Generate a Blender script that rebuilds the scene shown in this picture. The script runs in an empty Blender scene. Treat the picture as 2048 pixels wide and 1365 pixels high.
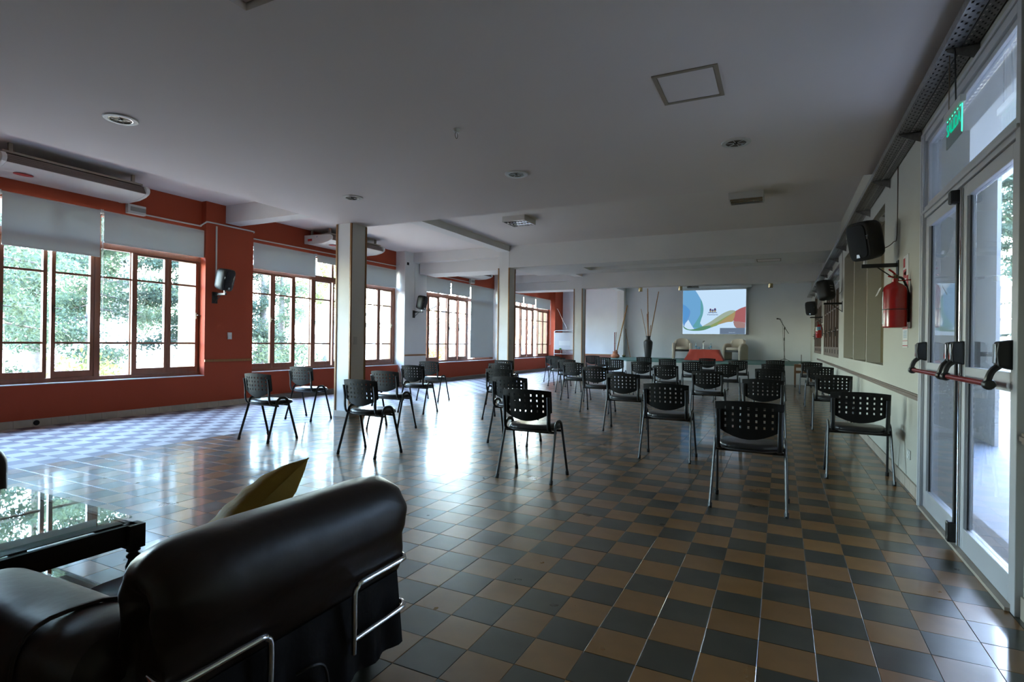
import bpy, bmesh, math, random
import numpy as np
from mathutils import Matrix, Vector
random.seed(7); RNG = np.random.default_rng(11)
scene = bpy.context.scene
COL = scene.collection
PI = math.pi

# ------------------------------------------------------------------ camera
YAW, PITCH, ROLL, FPX, CAMH = 0.458004703, 0.000991208911, 0.0131355019, 1092.40445, 1.1866117939539158
def cam_axes():
    cy, sy = math.cos(YAW), math.sin(YAW)
    f = Vector((-sy, cy, 0)); r = Vector((cy, sy, 0)); u = Vector((0, 0, 1))
    f2 = f*math.cos(PITCH) + u*math.sin(PITCH); u2 = u*math.cos(PITCH) - f*math.sin(PITCH)
    return r*math.cos(ROLL) + u2*math.sin(ROLL), u2*math.cos(ROLL) - r*math.sin(ROLL), f2
CR, CU, CF = cam_axes()
cam_d = bpy.data.cameras.new('camera'); cam = bpy.data.objects.new('camera', cam_d); COL.objects.link(cam)
cam_d.sensor_width = 36.0; cam_d.lens = 36.0*FPX/2048.0; cam_d.clip_start = 0.05; cam_d.clip_end = 500
M = Matrix.Identity(4)
for i in range(3):
    M[i][0] = CR[i]; M[i][1] = CU[i]; M[i][2] = -CF[i]
M[2][3] = CAMH
cam.matrix_world = M
scene.camera = cam

# ------------------------------------------------------------------ world, sun, exposure
EXPO = 2.9
SUN_EL, SUN_AZ = math.radians(44), math.radians(3)      # azimuth from +y towards +x
world = bpy.data.worlds.new('world'); scene.world = world; world.use_nodes = True
wn = world.node_tree.nodes; wl = world.node_tree.links; wn.clear()
wo = wn.new('ShaderNodeOutputWorld'); wb = wn.new('ShaderNodeBackground'); sky = wn.new('ShaderNodeTexSky')
sky.sky_type = 'NISHITA'; sky.sun_disc = False; sky.sun_elevation = SUN_EL; sky.sun_rotation = SUN_AZ
sky.air_density = 1.2; sky.dust_density = 0.8; sky.ozone_density = 1.0; sky.altitude = 300
wb.inputs['Strength'].default_value = 1.5
wl.new(sky.outputs[0], wb.inputs[0]); wl.new(wb.outputs[0], wo.inputs[0])
sd = bpy.data.lights.new('sun', 'SUN'); sd.energy = 4.5; sd.angle = math.radians(0.6); sd.color = (1.0, 0.95, 0.87)
so = bpy.data.objects.new('sun', sd); COL.objects.link(so)
sdir = Vector((math.sin(SUN_AZ)*math.cos(SUN_EL), math.cos(SUN_AZ)*math.cos(SUN_EL), math.sin(SUN_EL)))
so.rotation_euler = sdir.to_track_quat('Z', 'Y').to_euler(); so.location = (-20, 40, 30)
def portal(x, y0, y1, z0, z1, sx):
    """Tells the renderer where sky light enters; gives off nothing itself."""
    d = bpy.data.lights.new('sky_portal', 'AREA'); d.shape = 'RECTANGLE'; d.size = z1-z0; d.size_y = y1-y0; d.cycles.is_portal = True
    o = bpy.data.objects.new('sky_portal', d); COL.objects.link(o); o.location = (x, (y0+y1)/2, (z0+z1)/2); o.rotation_euler = (0, -sx*PI/2, 0)
for y0, y1 in ((1.55, 5.98), (6.86, 11.35), (12.31, 16.75), (17.7, 21.75)): portal(-9.21, y0, y1, .55, 2.99, 1)
for y0, y1, z0, z1 in ((3.15, 5.03, 0, 2.77), (11.9, 15.95, .95, 2.74), (16.85, 20.3, .95, 2.74)): portal(1.23, y0, y1, z0, z1, -1)
vs = scene.view_settings
vs.view_transform = 'Standard'; vs.look = 'None'; vs.exposure = EXPO; vs.gamma = 1.0; vs.use_curve_mapping = False
try:
    scene.cycles.max_bounces = 8; scene.cycles.diffuse_bounces = 5; scene.cycles.glossy_bounces = 4
    scene.cycles.transparent_max_bounces = 24; scene.cycles.transmission_bounces = 8
    scene.cycles.use_denoising = True; scene.cycles.caustics_reflective = False; scene.cycles.sample_clamp_indirect = 2.5; scene.cycles.blur_glossy = 0.6
    scene.cycles.adaptive_threshold = 0.025; scene.cycles.use_guiding = True; scene.cycles.use_surface_guiding = True; scene.cycles.guiding_training_samples = 32
except Exception: pass

# ------------------------------------------------------------------ materials
MATS = {}
def mat(name, col, rough=0.6, metal=0.0, spec=0.5, coat=0.0, var=0.0, vscale=6.0, bump=0.0, bscale=40.0, sheen=0.0, objvar=0.0, emit=None, estr=0.0, coat_rough=0.1):
    m = bpy.data.materials.new(name); m.use_nodes = True; nt = m.node_tree; b = nt.nodes['Principled BSDF']
    b.inputs['Base Color'].default_value = (*col, 1); b.inputs['Roughness'].default_value = rough
    b.inputs['Metallic'].default_value = metal; b.inputs['Specular IOR Level'].default_value = spec
    b.inputs['Coat Weight'].default_value = coat; b.inputs['Coat Roughness'].default_value = coat_rough
    b.inputs['Sheen Weight'].default_value = sheen
    if emit: b.inputs['Emission Color'].default_value = (*emit, 1); b.inputs['Emission Strength'].default_value = estr
    src = None
    if var > 0:
        tc = nt.nodes.new('ShaderNodeTexCoord'); n = nt.nodes.new('ShaderNodeTexNoise'); n.inputs['Scale'].default_value = vscale
        n.inputs['Detail'].default_value = 5
        nt.links.new(tc.outputs['Object'], n.inputs['Vector'])
        mr = nt.nodes.new('ShaderNodeMapRange'); mr.inputs[1].default_value = 0.25; mr.inputs[2].default_value = 0.75
        mr.inputs[3].default_value = 1-var; mr.inputs[4].default_value = 1+var
        nt.links.new(n.outputs['Fac'], mr.inputs[0]); src = mr.outputs[0]
    if objvar > 0:
        oi = nt.nodes.new('ShaderNodeObjectInfo'); mr2 = nt.nodes.new('ShaderNodeMapRange')
        mr2.inputs[3].default_value = 1-objvar; mr2.inputs[4].default_value = 1+objvar
        nt.links.new(oi.outputs['Random'], mr2.inputs[0])
        if src is not None:
            mu = nt.nodes.new('ShaderNodeMath'); mu.operation = 'MULTIPLY'; nt.links.new(src, mu.inputs[0]); nt.links.new(mr2.outputs[0], mu.inputs[1]); src = mu.outputs[0]
        else: src = mr2.outputs[0]
    if src is not None:
        mx = nt.nodes.new('ShaderNodeVectorMath'); mx.operation = 'SCALE'; mx.inputs[0].default_value = col
        nt.links.new(src, mx.inputs['Scale']); nt.links.new(mx.outputs[0], b.inputs['Base Color'])
    if bump > 0:
        tc = nt.nodes.new('ShaderNodeTexCoord'); n = nt.nodes.new('ShaderNodeTexNoise'); n.inputs['Scale'].default_value = bscale; n.inputs['Detail'].default_value = 4
        nt.links.new(tc.outputs['Object'], n.inputs['Vector'])
        bp = nt.nodes.new('ShaderNodeBump'); bp.inputs['Strength'].default_value = bump; bp.inputs['Distance'].default_value = 0.02
        nt.links.new(n.outputs['Fac'], bp.inputs['Height']); nt.links.new(bp.outputs[0], b.inputs['Normal'])
    MATS[name] = m
    return m
def wood(name, c1, c2, rough=0.4, scale=3.0, stretch=(1, 1, 12)):
    m = mat(name, c1, rough); nt = m.node_tree; b = nt.nodes['Principled BSDF']
    tc = nt.nodes.new('ShaderNodeTexCoord'); mp = nt.nodes.new('ShaderNodeMapping'); mp.inputs['Scale'].default_value = (12, 12, 0.8)
    n = nt.nodes.new('ShaderNodeTexNoise'); n.inputs['Scale'].default_value = scale; n.inputs['Detail'].default_value = 6
    cr = nt.nodes.new('ShaderNodeMix'); cr.data_type = 'RGBA'
    cr.inputs[6].default_value = (*c1, 1); cr.inputs[7].default_value = (*c2, 1)
    nt.links.new(tc.outputs['Object'], mp.inputs[0]); nt.links.new(mp.outputs[0], n.inputs['Vector']); nt.links.new(n.outputs['Fac'], cr.inputs[0])
    nt.links.new(cr.outputs[2], b.inputs['Base Color'])
    return m
def glass(name, tint=(0.93, 0.96, 0.96), ior=1.45, rough=0.0, body=0.0, bodycol=(0.8, 0.85, 0.9)):
    m = bpy.data.materials.new(name); m.use_nodes = True; nt = m.node_tree; nt.nodes.clear()
    o = nt.nodes.new('ShaderNodeOutputMaterial'); t = nt.nodes.new('ShaderNodeBsdfTransparent'); t.inputs[0].default_value = (*tint, 1)
    g = nt.nodes.new('ShaderNodeBsdfGlossy'); g.inputs['Roughness'].default_value = rough
    fr = nt.nodes.new('ShaderNodeFresnel'); fr.inputs[0].default_value = ior
    ge = nt.nodes.new('ShaderNodeNewGeometry'); im = nt.nodes.new('ShaderNodeMapRange')      # both faces of a thin sheet reflect alike
    im.inputs[3].default_value = ior; im.inputs[4].default_value = 1.0/ior
    nt.links.new(ge.outputs['Backfacing'], im.inputs[0]); nt.links.new(im.outputs[0], fr.inputs[0])
    mx = nt.nodes.new('ShaderNodeMixShader')
    nt.links.new(fr.outputs[0], mx.inputs[0])
    base = t.outputs[0]
    if body > 0:
        d = nt.nodes.new('ShaderNodeBsdfDiffuse'); d.inputs[0].default_value = (*bodycol, 1)
        m2 = nt.nodes.new('ShaderNodeMixShader'); m2.inputs[0].default_value = body
        nt.links.new(t.outputs[0], m2.inputs[1]); nt.links.new(d.outputs[0], m2.inputs[2]); base = m2.outputs[0]
    nt.links.new(base, mx.inputs[1]); nt.links.new(g.outputs[0], mx.inputs[2]); nt.links.new(mx.outputs[0], o.inputs[0])
    MATS[name] = m
    return m
def translucent(name, col, tcol, fac=0.4, var=0.0, vscale=3.0):
    m = bpy.data.materials.new(name); m.use_nodes = True; nt = m.node_tree; nt.nodes.clear()
    o = nt.nodes.new('ShaderNodeOutputMaterial'); d = nt.nodes.new('ShaderNodeBsdfDiffuse'); t = nt.nodes.new('ShaderNodeBsdfTranslucent')
    d.inputs[0].default_value = (*col, 1); t.inputs[0].default_value = (*tcol, 1)
    mx = nt.nodes.new('ShaderNodeMixShader'); mx.inputs[0].default_value = fac
    if var > 0:
        tc = nt.nodes.new('ShaderNodeTexCoord'); n = nt.nodes.new('ShaderNodeTexNoise'); n.inputs['Scale'].default_value = vscale
        nt.links.new(tc.outputs['Object'], n.inputs['Vector'])
        for sh, c in ((d, col), (t, tcol)):
            mr = nt.nodes.new('ShaderNodeMapRange'); mr.inputs[1].default_value = .3; mr.inputs[2].default_value = .7; mr.inputs[3].default_value = 1-var; mr.inputs[4].default_value = 1+var
            v = nt.nodes.new('ShaderNodeVectorMath'); v.operation = 'SCALE'; v.inputs[0].default_value = c
            nt.links.new(n.outputs['Fac'], mr.inputs[0]); nt.links.new(mr.outputs[0], v.inputs['Scale']); nt.links.new(v.outputs[0], sh.inputs[0])
    nt.links.new(d.outputs[0], mx.inputs[1]); nt.links.new(t.outputs[0], mx.inputs[2]); nt.links.new(mx.outputs[0], o.inputs[0])
    MATS[name] = m
    return m
def emission(name, col, s):
    return mat(name, (0, 0, 0), 0.5, emit=col, estr=s/2**EXPO, spec=0.0)     # lamp and screen brightness as the exposed picture shows it

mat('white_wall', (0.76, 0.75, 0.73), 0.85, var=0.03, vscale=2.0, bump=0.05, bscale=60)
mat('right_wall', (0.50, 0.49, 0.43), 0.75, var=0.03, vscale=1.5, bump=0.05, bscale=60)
mat('ceil', (0.82, 0.77, 0.745), 0.9, var=0.025, vscale=0.7, bump=0.05, bscale=3)
mat('ceil_smooth', (0.82, 0.75, 0.735), 0.8, var=0.025, vscale=0.5, bump=0.03, bscale=2)
mat('red_wall', (0.37, 0.055, 0.018), 0.8, var=0.04, vscale=1.5, bump=0.08, bscale=70)
mat('white_wall_cool', (0.74, 0.755, 0.785), 0.85, var=0.03, vscale=2.0, bump=0.05, bscale=60)  # white wall with the bluish light at the back mixed into its colour
mat('back_dado', (0.22, 0.075, 0.045), 0.6)
mat('olive', (0.125, 0.098, 0.046), 0.7, var=0.04)
mat('skirting', (0.42, 0.36, 0.29), 0.55, var=0.12, vscale=8, objvar=0.08)
mat('grout', (0.16, 0.14, 0.12), 0.8)
def tile_mat(name, col, rough, spec, var, coat=0.0):
    m = mat(name, col, rough, spec=spec, var=var, vscale=7, objvar=0.13, coat=coat, coat_rough=0.09)
    nt = m.node_tree; b = nt.nodes['Principled BSDF']
    # rubbed and dull spots in the polish
    tc = nt.nodes.new('ShaderNodeTexCoord'); n = nt.nodes.new('ShaderNodeTexNoise'); n.inputs['Scale'].default_value = 4.0; n.inputs['Detail'].default_value = 6
    geo = nt.nodes.new('ShaderNodeNewGeometry')
    mr = nt.nodes.new('ShaderNodeMapRange'); mr.inputs[1].default_value = .3; mr.inputs[2].default_value = .75; mr.inputs[3].default_value = rough*.85; mr.inputs[4].default_value = rough*1.25
    nt.links.new(geo.outputs['Position'], n.inputs['Vector']); nt.links.new(n.outputs['Fac'], mr.inputs[0]); nt.links.new(mr.outputs[0], b.inputs['Roughness'])
    return m
tile_mat('tile_ochre', (0.225, 0.108, 0.030), 0.32, 0.5, 0.16, 0.42)
tile_mat('tile_grey', (0.044, 0.041, 0.027), 0.32, 0.5, 0.2, 0.42)
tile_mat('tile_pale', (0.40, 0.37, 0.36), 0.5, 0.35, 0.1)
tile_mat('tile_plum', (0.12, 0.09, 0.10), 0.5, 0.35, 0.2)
wood('window_wood', (0.27, 0.09, 0.045), (0.17, 0.052, 0.026), 0.38)
wood('trim_wood', (0.36, 0.17, 0.055), (0.24, 0.10, 0.03), 0.4)
wood('dark_wood', (0.020, 0.012, 0.009), (0.012, 0.007, 0.005), 0.42); MATS['dark_wood'].node_tree.nodes['Principled BSDF'].inputs['Specular IOR Level'].default_value = 0.25
wood('shutter_wood', (0.17, 0.12, 0.095), (0.12, 0.08, 0.06), 0.5)
wood('cart_wood', (0.16, 0.075, 0.03), (0.10, 0.045, 0.02), 0.45)
glass('window_glass'); glass('table_glass', (0.85, 0.93, 0.91), 1.52); glass('door_glass', (0.86, 0.89, 0.92), 1.6, 0.0, 0.10, (0.72, 0.76, 0.84))
glass('acrylic', (0.72, 0.78, 0.76), 1.45, 0.0, 0.10, (0.6, 0.68, 0.66)); glass('bottle_clear', (0.8, 0.9, 0.95), 1.4, 0.02, 0.2)
translucent('blind_cloth', (0.66, 0.66, 0.64), (0.42, 0.43, 0.42), 0.22)
mat('white_plastic', (0.62, 0.62, 0.60), 0.4); mat('ac_white', (0.66, 0.65, 0.62), 0.35); mat('ac_brown', (0.20, 0.155, 0.135), 0.5); mat('ac_beige', (0.33, 0.28, 0.22), 0.5)
mat('grey_plastic', (0.28, 0.27, 0.25), 0.5)
mat('chair_plastic', (0.007, 0.0066, 0.0066), 0.5, spec=0.25, bump=0.05, bscale=300); mat('chair_metal', (0.012, 0.012, 0.013), 0.32, spec=0.5)
mat('chair_pad', (0.028, 0.027, 0.028), 0.32, bump=0.15, bscale=35); mat('chair_shell', (0.05, 0.05, 0.055), 0.5)
mat('rubber', (0.012, 0.012, 0.012), 0.7); mat('speaker_black', (0.010, 0.010, 0.010), 0.5, spec=0.3); mat('grille', (0.009, 0.009, 0.010), 0.6, spec=0.25, bump=0.4, bscale=400)
mat('silver', (0.55, 0.55, 0.56), 0.3, metal=1.0); mat('chrome', (0.72, 0.72, 0.72), 0.08, metal=1.0); mat('alu_white', (0.56, 0.57, 0.60), 0.35)
mat('galv', (0.30, 0.29, 0.28), 0.42, metal=0.8, var=0.25, vscale=30); mat('tray_hole', (0.03, 0.028, 0.027), 0.8)
mat('black', (0.010, 0.010, 0.010), 0.4); mat('dark_hole', (0.006, 0.005, 0.005), 0.9)
mat('bar_red', (0.26, 0.012, 0.010), 0.22, metal=0.3); mat('ext_red', (0.36, 0.012, 0.010), 0.25, coat=0.4)
mat('label_white', (0.68, 0.68, 0.66), 0.5); mat('label_blue', (0.09, 0.25, 0.42), 0.5); mat('sign_red', (0.42, 0.02, 0.02), 0.5)
mat('leather', (0.019, 0.011, 0.0075), 0.38, spec=0.3, coat=0.03, bump=0.18, bscale=7, coat_rough=0.35)
mat('leather_matte', (0.005, 0.0035, 0.003), 0.6, spec=0.12, bump=0.3, bscale=9)
mat('pillow_olive', (0.27, 0.16, 0.028), 0.6, spec=0.05, bump=0.35, bscale=14)
mat('stage_green', (0.10, 0.19, 0.17), 0.8); mat('stage_front', (0.46, 0.45, 0.44), 0.6)
mat('cream_uph', (0.58, 0.51, 0.42), 0.75, bump=0.1, bscale=80); mat('red_cloth', (0.44, 0.055, 0.035), 0.8, sheen=0.2)
mat('terracotta', (0.46, 0.17, 0.09), 0.7, var=0.1); mat('vase_black', (0.026, 0.024, 0.025), 0.5, bump=0.2, bscale=30); mat('bamboo', (0.34, 0.17, 0.05), 0.5, var=0.2, vscale=20); mat('stick_red', (0.24, 0.04, 0.03), 0.5)
mat('brass', (0.5, 0.38, 0.2), 0.25, metal=1.0); mat('board_white', (0.60, 0.60, 0.61), 0.18); mat('marker_green', (0.03, 0.22, 0.02), 0.5)
mat('lamp_metal', (0.62, 0.60, 0.56), 0.3); mat('lamp_mirror', (0.8, 0.8, 0.8), 0.12, metal=1.0); mat('bronze', (0.16, 0.12, 0.08), 0.35, metal=0.6)
mat('cable_black', (0.02, 0.018, 0.016), 0.5); mat('cable_brown', (0.10, 0.05, 0.03), 0.5)
mat('stucco', (0.24, 0.185, 0.105), 0.9, var=0.15, vscale=12, bump=0.3, bscale=60); mat('ext_white', (0.66, 0.65, 0.62), 0.9)
mat('soil', (0.25, 0.215, 0.17), 0.95, var=0.35, vscale=0.9, bump=0.5, bscale=4)
mat('bark', (0.12, 0.10, 0.09), 0.9, var=0.35, vscale=8, bump=0.8, bscale=12); mat('bark_pale', (0.26, 0.235, 0.22), 0.9, var=0.3, vscale=6, bump=0.7, bscale=10)
translucent('leaf_conifer', (0.085, 0.115, 0.085), (0.08, 0.11, 0.06), 0.4, 0.45, 1.2); translucent('leaf_broad', (0.16, 0.18, 0.08), (0.19, 0.21, 0.06), 0.5, 0.45, 1.5)
translucent('leaf_dark', (0.055, 0.075, 0.06), (0.05, 0.07, 0.04), 0.35, 0.45, 1.2); translucent('leaf_autumn', (0.32, 0.17, 0.05), (0.42, 0.22, 0.05), 0.5, 0.4, 2.0)
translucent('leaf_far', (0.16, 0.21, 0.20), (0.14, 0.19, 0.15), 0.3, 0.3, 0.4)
mat('paving', (0.20, 0.23, 0.29), 0.6, var=0.08, vscale=2); mat('fence_slat', (0.46, 0.39, 0.26), 0.7, var=0.1); mat('fence_dark', (0.10, 0.08, 0.07), 0.7)
emission('led_green', (0.05, 1.0, 0.45), 2.2); emission('sign_green', (0.0, 0.62, 0.34), 1.0)

# ------------------------------------------------------------------ mesh builder
class MB:
    def __init__(s): s.v = []; s.f = []
    def add(s, vs, fs):
        o = len(s.v); s.v += [tuple(p) for p in vs]; s.f += [tuple(i+o for i in f) for f in fs]; return s
    def box(s, x0, x1, y0, y1, z0, z1):
        return s.add([(x0, y0, z0), (x1, y0, z0), (x1, y1, z0), (x0, y1, z0), (x0, y0, z1), (x1, y0, z1), (x1, y1, z1), (x0, y1, z1)],
                     [(3, 2, 1, 0), (4, 5, 6, 7), (0, 1, 5, 4), (1, 2, 6, 5), (2, 3, 7, 6), (3, 0, 4, 7)])
    def loft(s, rings, caps=True, closed=False):
        n = len(rings[0]); vs = [p for r in rings for p in r]; fs = []
        m = len(rings)
        for k in range(m if closed else m-1):
            a, b = k*n, ((k+1) % m)*n
            for i in range(n):
                j = (i+1) % n; fs.append((a+i, a+j, b+j, b+i))
        if caps and not closed: fs.append(tuple(range(n-1, -1, -1))); fs.append(tuple((m-1)*n+i for i in range(n)))
        return s.add(vs, fs)
    def tube(s, path, r, n=8, closed=False, caps=True, ry=None, ref=(0.13, 0.21, 0.97)):
        P = [Vector(p) for p in path]; m = len(P); rings = []
        rr = r if isinstance(r, (list, tuple)) else [r]*m
        up = Vector(ref)
        for k in range(m):
            if closed: t = P[(k+1) % m] - P[k-1]
            else: t = P[min(k+1, m-1)] - P[max(k-1, 0)]
            t.normalize()
            a = up - t*up.dot(t)
            if a.length < 1e-4: a = Vector((1, 0, 0)) - t*t.x
            a.normalize(); b = t.cross(a); up = a
            q = ry if ry else rr[k]
            rings.append([P[k] + a*(rr[k]*math.cos(2*PI*i/n)) + b*((q if ry else rr[k])*math.sin(2*PI*i/n)) for i in range(n)])
        return s.loft(rings, caps, closed)
    def lathe(s, prof, c=(0, 0, 0), n=20, axis='z', caps=True):
        rings = []
        for r, h in prof:
            ring = []
            for i in range(n):
                a = 2*PI*i/n; x, y = max(r, 1e-4)*math.cos(a), max(r, 1e-4)*math.sin(a)
                if axis == 'z': p = (c[0]+x, c[1]+y, c[2]+h)
                elif axis == 'x': p = (c[0]+h, c[1]+x, c[2]+y)
                else: p = (c[0]+x, c[1]+h, c[2]+y)
                ring.append(p)
            rings.append(ring)
        return s.loft(rings, caps)
    def prism(s, poly, axis, a0, a1):
        def P(u, v, w): return {'x': (w, u, v), 'y': (u, w, v), 'z': (u, v, w)}[axis]
        return s.loft([[P(u, v, a0) for u, v in poly], [P(u, v, a1) for u, v in poly]])
    def grid(s, fn, nu, nv, closed_u=False):
        vs = [fn(i/(nu-1 if not closed_u else nu), j/(nv-1)) for j in range(nv) for i in range(nu)]; fs = []
        for j in range(nv-1):
            for i in range(nu if closed_u else nu-1):
                k = (i+1) % nu; fs.append((j*nu+i, j*nu+k, (j+1)*nu+k, (j+1)*nu+i))
        return s.add(vs, fs)
    def mesh(s, name, m, smooth=None, solid=0.0):
        me = bpy.data.meshes.new(name); me.from_pydata([tuple(p) for p in s.v], [], s.f); me.update()
        bm = bmesh.new(); bm.from_mesh(me)
        if solid: bmesh.ops.solidify(bm, geom=bm.faces[:], thickness=solid)
        bmesh.ops.recalc_face_normals(bm, faces=bm.faces[:]); bm.to_mesh(me); bm.free()
        if m is not None: me.materials.append(MATS[m] if isinstance(m, str) else m)
        if smooth is not None:
            me.shade_smooth()
            if smooth < 179: me.set_sharp_from_angle(angle=math.radians(smooth))
        return me
    def build(s, name, m, parent=None, smooth=None, bevel=0.0, solid=0.0, loc=None):
        return link(name, s.mesh(name, m, smooth, solid), parent, bevel, loc)
def link(name, me, parent=None, bevel=0.0, loc=None):
    o = bpy.data.objects.new(name, me); COL.objects.link(o); o.parent = parent
    if loc: o.location = loc
    if bevel:
        b = o.modifiers.new('bevel', 'BEVEL'); b.width = bevel; b.segments = 2; b.limit_method = 'ANGLE'; b.angle_limit = math.radians(40)
    return o
def box(name, m, ext, parent=None, bevel=0.0): return MB().box(*ext).build(name, m, parent, None, bevel)
def thing(name, label, cat, loc=(0, 0, 0), rz=0.0, group=None):
    o = bpy.data.objects.new(name, None); COL.objects.link(o); o.location = loc; o.rotation_euler = (0, 0, rz); o.empty_display_size = 0.1
    o['label'] = label; o['category'] = cat
    if group: o['group'] = group
    return o
def tag(o, label, cat, group=None):
    o['label'] = label; o['category'] = cat
    if group: o['group'] = group
    return o
def struct(o): o['kind'] = 'structure'; return o
def stuff(o): o['kind'] = 'stuff'; return o
def sempty(name, loc=(0, 0, 0)):
    o = bpy.data.objects.new(name, None); COL.objects.link(o); o.location = loc; o['kind'] = 'structure'; return o
def copy_tree(o, parent=None):
    c = o.copy(); COL.objects.link(c); c.parent = parent
    for ch in list(o.children): copy_tree(ch, c)
    return c
def arc(c, r, a0, a1, n, plane='xz'):
    out = []
    for i in range(n+1):
        a = math.radians(a0 + (a1-a0)*i/n); u, v = r*math.cos(a), r*math.sin(a)
        out.append({'xz': (c[0]+u, c[1], c[2]+v), 'yz': (c[0], c[1]+u, c[2]+v), 'xy': (c[0]+u, c[1]+v, c[2])}[plane])
    return out
def smooth_path(pts, n=6):
    """Catmull-Rom through the points."""
    P = [Vector(p) for p in pts]; out = []
    for i in range(len(P)-1):
        p0, p1, p2, p3 = P[max(i-1, 0)], P[i], P[i+1], P[min(i+2, len(P)-1)]
        for k in range(n):
            t = k/n
            out.append(0.5*((2*p1) + (p2-p0)*t + (2*p0-5*p1+4*p2-p3)*t*t + (3*p1-p0-3*p2+p3)*t**3))
    out.append(P[-1]); return out
def text_mesh(body, size, m, depth=0.0006):
    c = bpy.data.curves.new('lettering', 'FONT'); c.body = body; c.size = size; c.align_x = 'CENTER'; c.align_y = 'CENTER'; c.extrude = depth; c.resolution_u = 3
    o = bpy.data.objects.new('lettering', c); COL.objects.link(o)
    bpy.context.view_layer.update()
    me = bpy.data.meshes.new_from_object(o.evaluated_get(bpy.context.evaluated_depsgraph_get()))
    bpy.data.objects.remove(o); bpy.data.curves.remove(c)
    me.materials.clear(); me.materials.append(MATS[m]); return me

# ------------------------------------------------------------------ room dimensions
XL, XR, YB, YN = -8.68, 0.965, 22.65, -4.0
ZC, ZD = 3.48, 2.96
CX0, CX1 = -6.15, -5.87
COLY = [(6.345, 6.67), (11.70, 12.02), (17.07, 17.39)]
XO = -9.20                                     # outer face of the left wall
# bays of the left wall: (y0, y1, x of wall under the window, x of window front)
BAYS = [(1.55, 5.94, -8.68, -8.82), (6.86, 11.35, -8.87, -8.99), (12.31, 16.75, -8.87, -8.99), (17.70, 21.75, -8.87, -8.99)]
SILL, HEAD = 0.555, 2.98
WIN = [3.83, 9.15, 14.44, 19.58]          # window centres
WHALF = 2.15

# ------------------------------------------------------------------ floor with its tiles
T = 0.2; TX0, TY0 = -0.339*0.2, 13.066*0.2
floor = struct(box('floor', 'grout', (XO, 1.25, YN-0.2, YB+0.3, -0.25, -0.0025)))
def proj(p):
    d = Vector(p) - Vector((0, 0, CAMH)); z = d.dot(CF)
    if z < 0.1: return None
    return 1024 + FPX*d.dot(CR)/z, 682.5 - FPX*d.dot(CU)/z
def tile_mesh(name, m, h=0.0992):
    b = 0.0012
    mb = MB().loft([[(-h, -h, -.012), (h, -h, -.012), (h, h, -.012), (-h, h, -.012)], [(-h, -h, -b*.6), (h, -h, -b*.6), (h, h, -b*.6), (-h, h, -b*.6)],
                    [(-h+b, -h+b, 0), (h-b, -h+b, 0), (h-b, h-b, 0), (-h+b, h-b, 0)]])
    return mb.mesh(name, m)
tiles = []
i0, i1 = int(math.floor((XL-0.2-TX0)/T)), int(math.ceil((XR-TX0)/T)); j0, j1 = int(math.floor((YN-TY0)/T)), int(math.ceil((18.6-TY0)/T))
for i in range(i0, i1):
    for j in range(j0, int(math.ceil((YB-TY0)/T)) if i*T+TX0 < -4.6 else j1):
        cx, cy = TX0+(i+.5)*T, TY0+(j+.5)*T
        q = [proj((cx+a*T/2, cy+b*T/2, 0)) for a, b in ((-1, -1), (1, -1), (1, 1), (-1, 1))]
        area = 0.0
        if all(q) and any(-10 < p[0] < 2058 and 0 < p[1] < 1375 for p in q):
            area = 0.5*abs(sum(q[k][0]*q[(k+1) % 4][1]-q[(k+1) % 4][0]*q[k][1] for k in range(4)))
            c = proj((cx, cy, 0))
            if c[0] < 780 and c[1] > 1130+(780-c[0])*-0.2 or c[0] < 240 and c[1] > 985: area *= 0.02      # hidden behind the armchair and the table
        tiles.append((area, i, j, cx, cy))
tiles.sort(key=lambda t: -t[0])
TM = {k: tile_mesh('tile', k) for k in ('tile_ochre', 'tile_grey', 'tile_pale', 'tile_plum')}
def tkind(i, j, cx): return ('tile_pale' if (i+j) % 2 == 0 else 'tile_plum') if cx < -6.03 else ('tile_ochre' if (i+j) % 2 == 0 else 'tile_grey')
rest = {k: MB() for k in TM}
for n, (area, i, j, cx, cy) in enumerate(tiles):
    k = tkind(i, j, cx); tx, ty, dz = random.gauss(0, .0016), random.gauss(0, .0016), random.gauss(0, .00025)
    if n < 300:
        o = link('tile', TM[k], floor); o.location = (cx, cy, dz); o.rotation_euler = (tx, ty, 0)
    else:
        h = 0.0992; b = .0012
        if cx-h < XL-.19 or cx+h > XR: pass
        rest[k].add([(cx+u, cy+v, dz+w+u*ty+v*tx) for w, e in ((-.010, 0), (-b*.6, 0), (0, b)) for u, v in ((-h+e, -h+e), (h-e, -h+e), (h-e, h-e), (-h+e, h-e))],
                    [(a+q, a+(q+1) % 4, a+4+(q+1) % 4, a+4+q) for a in (0, 4) for q in range(4)] + [(8, 9, 10, 11)])
def rest_tiles(k, mb):
    me = bpy.data.meshes.new('tile_field'); me.from_pydata(mb.v, [], mb.f); me.update(); me.materials.append(MATS[k])
    return stuff(link('tile_field', me, floor))
# merge the further tiles into one part with four materials
me = bpy.data.meshes.new('tile_field'); av, af, am = [], [], []
for mi, (k, mb) in enumerate(rest.items()):
    o = len(av); av += mb.v; af += [tuple(q+o for q in f) for f in mb.f]; am += [mi]*len(mb.f)
me.from_pydata(av, [], af); me.update()
for k in rest: me.materials.append(MATS[k])
me.polygons.foreach_set('material_index', am)
stuff(link('tile_field', me, floor))

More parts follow.
